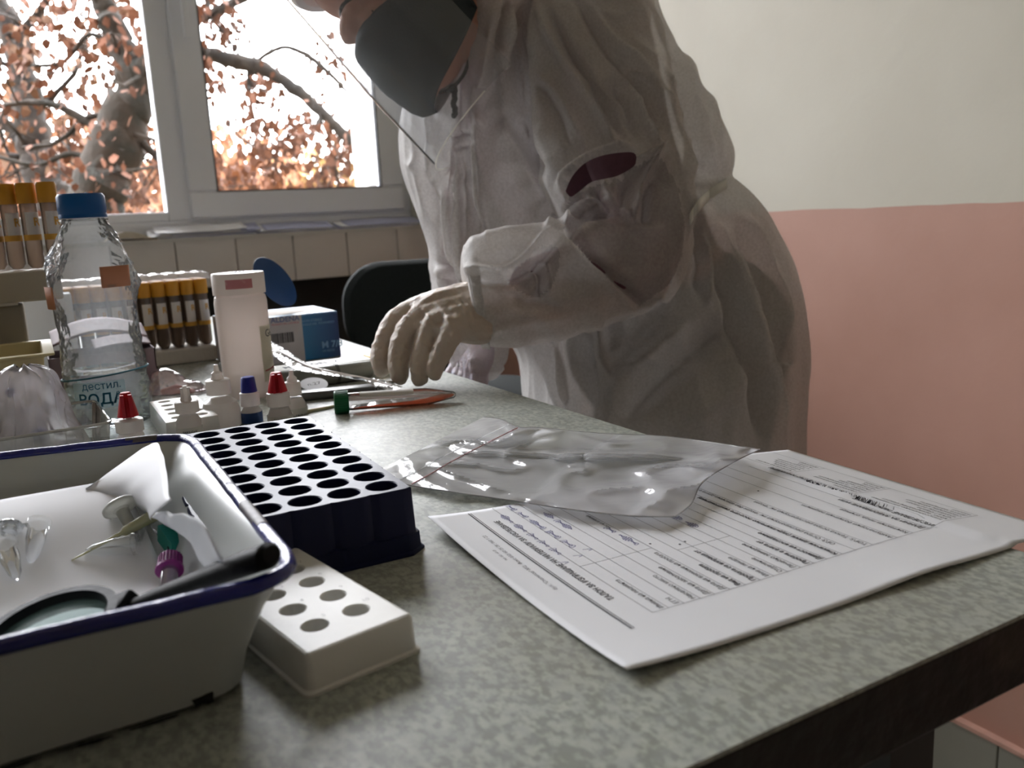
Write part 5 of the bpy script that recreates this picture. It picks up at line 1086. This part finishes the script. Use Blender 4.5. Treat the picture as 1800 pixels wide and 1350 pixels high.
# drape noise: long soft folds falling with gravity, finer crumple on the sleeves
arm = np.clip((1.19-W_)/.06, 0, 1)*(Y_ < 640)
for i in range(len(V)):
    v = V[i]; k = arm[i]
    a = noise.noise(Vector((v[0]*11, v[1]*11, v[2]*2.6))); b = 1-abs(noise.noise(Vector((v[0]*17+5, v[1]*17, v[2]*4.5))))*2.4; c_ = noise.noise(Vector((v[0]*26, v[1]*26, v[2]*20)))
    d_ = 1-abs(noise.noise(Vector((v[0]*22+9, v[1]*22, v[2]*26))))*3
    disp[i] = (a*.014+b*.005)*(1-k)+k*(c_*.005+d_*.003)+c_*.0015
folds = [  # polyline, width px, height m, kind (r ridge, g groove, l/s step)
 ('r', [(1029, 0), (1075, 68), (1118, 117), (1157, 164), (1186, 228), (1196, 270), (1205, 380)], 9, .010), ('g', [(1010, 0), (1060, 80), (1100, 130), (1140, 185), (1168, 250)], 9, .006),
 ('r', [(947, 11), (979, 82), (1008, 132), (1040, 185), (1075, 245)], 8, .010), ('g', [(965, 20), (1000, 90), (1035, 140), (1070, 200), (1095, 250)], 9, .008), ('r', [(958, 132), (986, 171), (1025, 242)], 6, .007), ('g', [(945, 140), (972, 190), (1005, 260)], 8, .006),
 ('r', [(1090, 121), (1122, 181), (1132, 213), (1161, 263)], 7, .008), ('r', [(1100, 125), (1157, 178), (1175, 205)], 6, .006), ('g', [(1080, 150), (1105, 200), (1120, 245)], 8, .006),
 ('s', [(936, -10), (937, 100), (939, 200), (950, 280), (968, 335), (988, 378)], 5, .012), ('g', [(928, -10), (928, 100), (931, 200), (942, 285), (960, 345)], 8, .014),
 ('r', [(990, 335), (1005, 308), (1035, 285), (1068, 268), (1111, 262)], 9, .014), ('g', [(1005, 345), (1018, 322), (1045, 305), (1075, 294), (1121, 290)], 9, .014),
 ('r', [(1161, 262), (1140, 300), (1118, 350), (1115, 392)], 7, .016), ('r', [(1161, 262), (1120, 290), (1065, 308), (1035, 325)], 7, .012), ('g', [(1140, 320), (1135, 360), (1132, 395)], 9, .010), ('g', [(1105, 310), (1095, 340), (1090, 375)], 10, .010), ('r', [(1064, 310), (1066, 340), (1082, 357)], 6, .008), ('g', [(1045, 335), (1055, 352), (1075, 372)], 6, .008),
 ('r', [(993, 405), (1008, 378), (1036, 357), (1082, 360), (1114, 394)], 6, .010), ('g', [(985, 385), (1003, 362), (1030, 340)], 7, .009), ('g', [(1000, 420), (1015, 396), (1040, 378), (1080, 378)], 8, .008), ('r', [(960, 402), (975, 385), (992, 388), (1000, 400)], 6, .008),
 ('l', [(990, 415), (1027, 457), (1067, 493), (1124, 548)], 5, .010), ('g', [(1002, 412), (1037, 450), (1077, 487), (1130, 535)], 9, .008),
 ('r', [(820, 470), (877, 476), (920, 455), (947, 430), (973, 405)], 8, .009), ('g', [(822, 488), (880, 494), (930, 476), (965, 440), (985, 420)], 8, .008), ('r', [(953, 457), (963, 493), (957, 523)], 6, .008), ('r', [(925, 470), (940, 490), (935, 515), (920, 530)], 6, .005), ('g', [(940, 460), (950, 495), (946, 520)], 6, .007),
 ('g', [(890, 520), (930, 530), (990, 545)], 10, .004), ('r', [(850, 560), (900, 545), (960, 560)], 12, .004), ('r', [(1060, 395), (1110, 405), (1170, 400)], 9, .004), ('r', [(1020, 480), (1100, 488), (1165, 470)], 14, .004),
 ('r', [(1267, 400), (1297, 497), (1327, 580), (1353, 680), (1372, 780)], 9, .014), ('g', [(1245, 395), (1272, 497), (1300, 590), (1325, 690), (1345, 790)], 14, .013), ('r', [(1300, 380), (1340, 440), (1368, 520), (1380, 600)], 9, .008), ('g', [(1285, 385), (1320, 450), (1350, 540), (1368, 640), (1380, 720)], 9, .008),
 ('g', [(1300, 560), (1253, 600), (1170, 665), (1090, 735)], 22, .012), ('r', [(1330, 640), (1270, 700), (1200, 760)], 22, .008), ('r', [(1230, 560), (1150, 610), (1060, 700)], 18, .008), ('r', [(1053, 560), (1060, 627), (1073, 660)], 10, .012), ('g', [(1030, 590), (1040, 680), (1045, 740)], 14, .010), ('r', [(933, 600), (953, 647), (980, 713)], 7, .008), ('g', [(960, 600), (975, 660), (992, 720)], 7, .010), ('r', [(980, 590), (990, 650), (1000, 720)], 6, .008),
 ('s', [(831, 205), (831, 294), (840, 360), (852, 415)], 5, .009), ('g', [(826, 205), (824, 294), (832, 360), (843, 415)], 6, .007), ('l', [(892, 205), (919, 259), (950, 310), (965, 345)], 6, .014), ('g', [(905, 205), (932, 259), (960, 310)], 14, .018),
 ('r', [(880, -10), (862, 80), (850, 150), (832, 205)], 10, .012), ('r', [(905, 20), (885, 90), (885, 150), (893, 205)], 10, .010), ('g', [(893, -10), (875, 70), (868, 140)], 9, .012), ('g', [(918, 0), (912, 80), (915, 160), (925, 220)], 12, .012), ('r', [(845, 140), (838, 180), (852, 230)], 7, .006),
 ('r', [(803, 270), (802, 349), (807, 431), (806, 510)], 4, .005), ('g', [(797, 270), (796, 350), (800, 431), (799, 510)], 4, .006), ('g', [(810, 280), (810, 350), (815, 431)], 5, .005), ('r', [(779, 335), (788, 404), (795, 470)], 6, .007), ('g', [(768, 340), (778, 404), (786, 470)], 8, .008), ('r', [(755, 193), (757, 250), (750, 310)], 7, .007), ('g', [(742, 200), (742, 260), (755, 330), (770, 400)], 8, .008), ('r', [(735, 260), (742, 320), (760, 390)], 8, .006), ('g', [(783, 210), (785, 260), (780, 310)], 7, .006), ('r', [(725, 285), (745, 300), (765, 330)], 7, .006),
 ('g', [(796, 240), (815, 232), (835, 234)], 3, .004), ('g', [(800, 262), (820, 255), (836, 250)], 3, .004), ('g', [(772, 455), (790, 475), (800, 500)], 7, .010), ('r', [(772, 470), (785, 485), (780, 510)], 8, .010),
 ('r', [(840, 215), (846, 300), (858, 410)], 3, .003), ('r', [(870, 60), (852, 140), (838, 210)], 3, .004), ('r', [(905, 215), (930, 262), (955, 300)], 3, .004), ('r', [(958, 135), (975, 165), (1000, 210), (1022, 245)], 3, .004), ('r', [(1035, 170), (1060, 215), (1078, 250)], 3, .004),
 ('r', [(1125, 190), (1140, 230), (1158, 262)], 3, .004), ('r', [(1098, 122), (1130, 150), (1168, 190)], 3, .004), ('r', [(985, 60), (1010, 100), (1050, 150), (1090, 190)], 3, .003), ('r', [(1161, 262), (1150, 275), (1138, 300), (1122, 345), (1114, 394)], 3, .006), ('r', [(1161, 262), (1130, 282), (1095, 300)], 3, .005), ('r', [(1114, 394), (1105, 385), (1110, 360)], 3, .004),
 ('r', [(990, 415), (1027, 455), (1067, 491), (1122, 545)], 3, .004), ('r', [(1122, 545), (1150, 530), (1185, 500), (1205, 460)], 4, .003), ('r', [(822, 472), (870, 478), (905, 466), (940, 436), (970, 405)], 3, .004), ('r', [(944, 440), (958, 470), (962, 500), (950, 522)], 3, .004), ('r', [(1010, 395), (1035, 370), (1075, 362), (1100, 380)], 3, .005), ('r', [(1196, 270), (1204, 320), (1212, 380), (1208, 430)], 4, .004),
 ('r', [(1268, 400), (1290, 470), (1310, 540), (1335, 620), (1355, 700)], 4, .004), ('r', [(1290, 380), (1330, 430), (1360, 500), (1378, 570)], 4, .003), ('r', [(1056, 565), (1062, 610), (1070, 650)], 3, .005), ('r', [(806, 280), (803, 360), (806, 440), (802, 510)], 2.5, .003), ('r', [(792, 280), (792, 360), (796, 440)], 2.5, .003), ('r', [(745, 230), (752, 300), (768, 370), (775, 430)], 3, .003), ('r', [(820, 120), (812, 190), (812, 250)], 3, .004), ('r', [(1140, 20), (1180, 90), (1215, 170), (1240, 250)], 3, .003), ('r', [(1165, 110), (1195, 180), (1225, 270)], 3, .003),
 ('r', [(1190, 60), (1215, 150), (1235, 230), (1255, 300)], 9, .007), ('g', [(1178, 60), (1200, 150), (1220, 240), (1240, 320)], 10, .009), ('r', [(1230, 120), (1250, 200), (1262, 290)], 7, .005), ('g', [(1225, 380), (1232, 440), (1228, 520)], 12, .012), ('r', [(1240, 410), (1250, 470), (1245, 540)], 8, .006)]
for kd, pts, wd, h in folds:
    wd *= .82; h *= (1.45 if kd != 'g' else 1.9)
    pts = smoothpath(pts, max(6, len(pts)*3)) if len(pts) > 2 else pts
    d, s_, t = pdist(X_, Y_, pts); env = np.clip(np.sin(PI*np.clip(t, 0, 1))*1.6+.15, 0, 1)*(d < 90)
    if kd == 'r': disp += h*np.exp(-(d/wd)**2)*env*fc_
    elif kd == 'g': disp -= h*np.exp(-(d/wd)**2)*env*fc_
    else:
        sgn = s_ if kd == 's' else -s_          # 's': raised on the right of the line as drawn downwards
        disp += h*env*fc_*np.where(sgn < 0, np.exp(-d/(wd*6))*np.clip(d/wd*1.5, 0, 1)*.9, 0)
V = V+N*disp[:, None]
# opening between the upper sleeve layer and the crumpled lower sleeve
hole = np.array([(994, 336), (1006, 310), (1028, 287), (1057, 274), (1093, 268), (1116, 270), (1116, 290), (1088, 308), (1066, 314), (1040, 320), (1016, 338), (1003, 346)])
def inpoly(x, y, poly):
    c_ = np.zeros(len(x), bool); j = len(poly)-1
    for i in range(len(poly)): xi, yi = poly[i]; xj, yj = poly[j]; c_ ^= ((yi > y) != (yj > y)) & (x < (xj-xi)*(y-yi)/(yj-yi+1e-12)+xi); j = i
    return c_
X2, Y2, W2_ = proj(V); hole = smoothpath(np.vstack([hole, hole[:1]]), 60); near_ = (W2_ < 1.095); cut = inpoly(X2, Y2, hole) & near_
edge_v = {i for f in F if any(cut[i] for i in f) for i in f if not cut[i]}
for i in edge_v:
    dd = hole-np.array([X2[i], Y2[i]]); k = np.argmin((dd**2).sum(1)); V[i] += (CR*dd[k, 0]-CU*dd[k, 1])*W2_[i]/FPX
F = [f for f in F if not any(cut[i] for i in f)]
m, n, l, p_ = nodemat('gown_fabric', .75); out = n['Material Output']; n.remove(p_)
di = n.new('ShaderNodeBsdfDiffuse'); tl = n.new('ShaderNodeBsdfTranslucent'); tr_ = n.new('ShaderNodeBsdfTransparent'); gl = n.new('ShaderNodeBsdfGlossy'); gl.inputs['Roughness'].default_value = .45
cf = ramp(n, l, noisen(n, l, 300, 3), .3, .7, S(212, 208, 204), S(232, 229, 226)); l.new(cf, di.inputs[0]); l.new(cf, tl.inputs[0])
b = n.new('ShaderNodeBump'); b.inputs['Strength'].default_value = .25; b.inputs['Distance'].default_value = .003; l.new(noisen(n, l, 42, 6), b.inputs['Height']); l.new(b.outputs[0], di.inputs['Normal']); l.new(b.outputs[0], gl.inputs['Normal'])
m1 = n.new('ShaderNodeMixShader'); m1.inputs[0].default_value = .30; l.new(di.outputs[0], m1.inputs[1]); l.new(tl.outputs[0], m1.inputs[2])
m2 = n.new('ShaderNodeMixShader'); m2.inputs[0].default_value = .28; l.new(m1.outputs[0], m2.inputs[1]); l.new(tr_.outputs[0], m2.inputs[2])
m3 = n.new('ShaderNodeMixShader'); m3.inputs[0].default_value = .035; l.new(m2.outputs[0], m3.inputs[1]); l.new(gl.outputs[0], m3.inputs[2]); l.new(m3.outputs[0], out.inputs['Surface'])
M_gown = m
sheer = m.copy(); sheer.name = 'gown_fabric_single_layer'; [x for x in sheer.node_tree.nodes if x.type == 'MIX_SHADER'][1].inputs[0].default_value = .50
V3 = proj(V); q1 = inpoly(V3[0], V3[1], [(1000, 340), (1040, 322), (1090, 308), (1118, 288), (1160, 268), (1195, 330), (1205, 400), (1200, 450), (1180, 500), (1122, 542), (1067, 490), (1027, 454), (993, 412), (985, 385)])
q2 = inpoly(V3[0], V3[1], smoothpath([(855, 460), (880, 470), (915, 462), (950, 430), (985, 440), (975, 500), (940, 525), (890, 500), (855, 460)], 40)); near_ = V3[2] < 1.09
sh_v = (q1 | q2) & near_; midx = [1 if all(sh_v[i] for i in f) else 0 for f in F]
gown = link('gown', V, F, M_gown, per, mats=[M_gown, sheer], midx=midx)
# belt tied round the back of the waist
def on_gown(x, y, lift=.004):
    d2 = (V3[0]-x)**2+(V3[1]-y)**2; c_ = np.nonzero(d2 < 60)[0]; c_ = c_ if len(c_) else [np.argmin(d2)]; D_ = V3[2][c_].min() if len(c_) > 1 else V3[2][c_[0]]; return at(x, y, D_-lift)
bl = [(1277, 322), (1268, 328), (1256, 336), (1243, 346), (1231, 358), (1221, 371), (1213, 386)]; C0 = smoothpath([on_gown(x, y, .003) for x, y in bl], 24); bk_ = [sec((738, 372), (1279, 322), 1.29, .197, 72)[k] for k in range(1, 34)]
C0 = np.vstack([np.array(bk_)[::-1][-30:], C0]); G_ = np.zeros((len(C0), 3, 3))
for i, q in enumerate(C0):
    for j in range(3): G_[i, j] = q+np.array([0, 0, (j-1)*.0065])
solid(MB().grid(G_).build('belt', mat('belt_fabric', S(226, 226, 218), .8, .04, 60), gown), .0015, 0)
# ruffled elastic cuff
ra, rb2 = sec((834, 418), (862, 612), .985, .050, 72), sec((812, 440), (845, 608), .985, .046, 72); G_ = np.zeros((73, 6, 3))
for k in range(73):
    for j in range(6): t = j/5; q = ra[k % 72]*(1-t)+rb2[k % 72]*t; c_ = ra.mean(0)*(1-t)+rb2.mean(0)*t; G_[k, j] = c_+(q-c_)*(1+.05*math.sin((k % 72)*PI*2/72*9+j*.4)*t+.03*noise.noise(Vector(((k % 72)*.5, j, 0)))-.10*(1 if j == 5 else 0)*(1))
solid(MB().grid(G_).build('cuff', M_gown, gown), .0008)
ra = sec((850, 606), (900, 598), .975, .03, 24)
# ---- gloves
def hand(name, ch, palm, k_=1., vox=.0016, seed=0, parent=per, m_=M_glove):
    mb_ = MB()
    for c_ in ch: limb(mb_, [at(x, y, D) for x, y, D, r in c_], [r*k_ for *_, r in c_], 14, 4)
    for c_ in palm: limb(mb_, [at(x, y, D) for x, y, D, r in c_], [r for *_, r in c_], 14, 4)
    V_, F_ = blob(mb_, vox, 5); N_ = normals(V_, F_)
    for i in range(len(V_)):
        v = V_[i]; a = noise.noise(Vector(v)*70+Vector((seed, 0, 0))); b_ = 1-abs(noise.noise(Vector((v[0]*60, v[1]*60, v[2]*110))))*3; V_[i] += N_[i]*(a*.0011+b_*.0006)*(1 if seed == 1 else .4)
    x_, y_, w_ = proj(V_); fcs = np.clip(-(N_@CF)*1.5, 0, 1)
    if seed == 1:
        for kd, pts, wd, h in [('r', [(712, 548), (735, 535), (770, 515), (812, 505)], 3.5, .0016), ('r', [(742, 540), (760, 565), (770, 580)], 3, .0020), ('r', [(762, 527), (785, 555), (800, 600)], 4, .0022), ('r', [(790, 515), (815, 545), (825, 590)], 3.5, .002), ('g', [(776, 525), (800, 560), (808, 595)], 4, .0016), ('r', [(698, 550), (715, 558), (725, 562)], 3, .0022), ('g', [(738, 560), (733, 585), (727, 605)], 3, .002), ('g', [(770, 580), (764, 600), (757, 625)], 3, .002), ('r', [(700, 610), (712, 612), (722, 618)], 2.5, .0012), ('r', [(800, 512), (825, 540), (836, 575)], 3, .0018)]:
            d, s_, t = pdist(x_, y_, smoothpath(pts, 12)); V_ = V_+N_*((h if kd == 'r' else -h)*np.exp(-(d/wd)**2)*np.sin(PI*t)*fcs)[:, None]
    return link(name, V_, F_, m_, parent)
fing = [[(726, 545, .985, .0125), (694, 566, .985, .0112), (675, 600, .98, .0103), (668, 628, .975, .0098), (671, 647, .972, .0088)],
        [(744, 556, .97, .013), (715, 582, .967, .0118), (703, 618, .962, .0112), (700, 645, .958, .0102), (703, 661, .956, .0092)],
        [(768, 566, .955, .013), (752, 592, .953, .0118), (744, 628, .95, .0108), (739, 650, .947, .0100), (738, 664, .945, .0088)],
        [(798, 572, .942, .0125), (787, 598, .938, .0112), (774, 624, .936, .0098), (767, 643, .935, .0090), (765, 655, .935, .0080)],
        [(800, 540, .985, .016), (772, 560, 1.0, .0145), (742, 590, 1.0, .0118), (724, 615, .992, .0105), (716, 632, .985, .0092)]]
webs = [[(720, 568, .970, .0095), (752, 576, .956, .0105), (788, 582, .942, .011)]]
palm = webs+[[(726, 545, .985, .0135), (770, 535, .975, .018), (832, 530, .975, .024)], [(744, 556, .97, .014), (785, 550, .965, .019), (834, 545, .968, .025)], [(768, 566, .955, .0145), (800, 562, .955, .019), (838, 560, .962, .024)], [(798, 572, .942, .0145), (815, 575, .948, .018), (840, 572, .958, .022)], [(832, 545, .97, .027), (880, 540, .985, .027)]]
hand('left_glove', fing, palm, 1.16, seed=1)
M_glove2 = mat('lilac_glove', S(206, 196, 206), .5, .06, 25, .25, 160, sss=.25)
f2 = [[(812, 655, 1.12, .012), (800, 690, 1.12, .0105), (798, 720, 1.11, .0098), (802, 742, 1.10, .009)], [(822, 662, 1.11, .0125), (814, 700, 1.11, .011), (812, 732, 1.10, .010), (815, 755, 1.09, .0092)], [(832, 664, 1.10, .0125), (828, 702, 1.095, .011), (827, 732, 1.09, .010), (829, 754, 1.08, .009)], [(842, 660, 1.09, .0115), (842, 692, 1.085, .0098), (842, 716, 1.08, .009), (843, 732, 1.075, .008)], [(822, 635, 1.13, .014), (800, 655, 1.14, .012), (790, 680, 1.14, .0105), (788, 700, 1.13, .0095)]]
pm2 = [[c_[0], (826+6*i, 630, 1.12-.01*i, .018), (830+4*i, 595, 1.13, .022)] for i, c_ in enumerate(f2[:4])]
hand('right_glove', f2, pm2, 1.1, .002, 2, per, M_glove2)
# ---- mask
M_mask = mat('charcoal_mask', S(42, 50, 54), .85, .12, 120, .15, 400); fcn = [(.0, .094, .013), (.12, .105, .000), (.3, .109, -.024), (.5, .104, -.050), (.7, .101, -.074), (.85, .092, -.092), (.94, .082, -.105), (1., .066, -.108)]
tq = np.array([q[0] for q in fcn]); G_ = np.zeros((49, 30, 3))
for i in range(49):
    a = (i-24)/24
    for j in range(30):
        t = j/29; fcx, ucx = np.interp(t, tq, [q[1] for q in fcn]), np.interp(t, tq, [q[2] for q in fcn]); k = abs(a)**(2.1+.8*t); pl = .0016*math.sin(t*PI*5)*(1-k)
        G_[i, j] = hp((fcx+pl)*(1-k)-.025*k, ucx*(1-abs(a)**(1.8+2.2*t))+(-.004-.066*t)*abs(a)**(1.8+2.2*t), .071*math.sin(min(1, abs(a))*PI/2)*np.sign(a))
mk = solid(MB().grid(G_).build('mask', M_mask, per), .0012, 1)
for s_ in (-1, 1):
    MB().tube(smoothpath([hp(-.024, -.006, .071*s_), hp(-.03, .02, .078*s_), hp(-.034, .005, .083*s_), hp(-.028, -.03, .08*s_), hp(-.024, -.07, .071*s_)], 16), .0014, 6).build('ear_loop', M_mask, mk)
M_hair = mat('dark_hair', S(38, 30, 28), .6, .3, 80, .5, 200)
mb = MB(); mb.ball(hp(-.026, .066), (.098, .084, .088), 14, MH); V, F = blob(mb, .004, 2); N = normals(V, F); V += N*np.array([[.003*noise.noise(Vector((v[0]*20, v[1]*60, v[2]*60)))] for v in V]); link('hair', V, F, M_hair, per)
for s_ in (-1, 1):
    MB().tube(smoothpath([hp(.094, .036, .008*s_), hp(.091, .043, .028*s_), hp(.077, .040, .042*s_)], 12), [.001]+[.0030]*9+[.002, .001], 8).build('eyebrow', M_hair, per)
    MB().tube(smoothpath([hp(.081, .012, .020*s_), hp(.081, .007, .032*s_), hp(.070, .011, .046*s_)], 12), .0014, 6).build('eyelashes', M_hair, per)
# ---- face shield
M_vis = thin('clear_visor', (.95, .96, .97, 1), .12, .10, .17, S(232, 232, 232), .10, 8, ior=1.03, trl=.5); G_ = np.zeros((50, 20, 3))
for i in range(50):
    a = (i/49-.5)*2*math.radians(82)
    for j in range(20): t = j/19; u = .13-.300*t; G_[i, j] = hp(-.005+.128*math.cos(a)-.012*max(0, t-.6), u+.012*(1-math.cos(a)), .105*math.sin(a))
vis = MB().grid(G_).build('face_shield', M_vis, per); ed = thin('visor_edge', (1, 1, 1, 1), .3, .1, .9, S(250, 248, 240), ior=1.1, trl=.5)
MB().tube(G_[12:44, -1], .0010, 6).build('shield_edge', ed, vis)
MB().tube(smoothpath([hp(-.01+.118*math.cos(a), .118, .095*math.sin(a)) for a in np.linspace(-1.4, 1.4, 12)], 30), .010, 8, sq=1.4).build('foam_band', mat('white_foam_band', S(225, 225, 225), .9), vis)
MB().grid(G_[24:28, 4:20]).grid(G_[20:22, 2:19]).build('painted_highlight', thin('visor_highlight', (1, 1, 1, 1), .3, .0, .42, S(244, 238, 226), ior=1.02, trl=.6), vis)  # bright highlights painted onto the visor as milky strips
# black bead cord at the throat
mb = MB(); P_ = smoothpath([(828, 95), (820, 120), (814, 133), (800, 150), (786, 160), (774, 163)], 26)
for x, y in P_: mb.ball(at(x, y, 1.105), .0026, 5)
for x, y in smoothpath([(797, 152), (800, 168), (797, 182), (800, 194), (799, 203)], 13): mb.ball(at(x+rng.uniform(-1.5, 1.5), y, 1.10), .0040, 5)
mb.ball(at(795, 156, 1.10), .0055, 6); mb.build('bead_cord', mat('black_beads', S(22, 22, 24), .4), per)
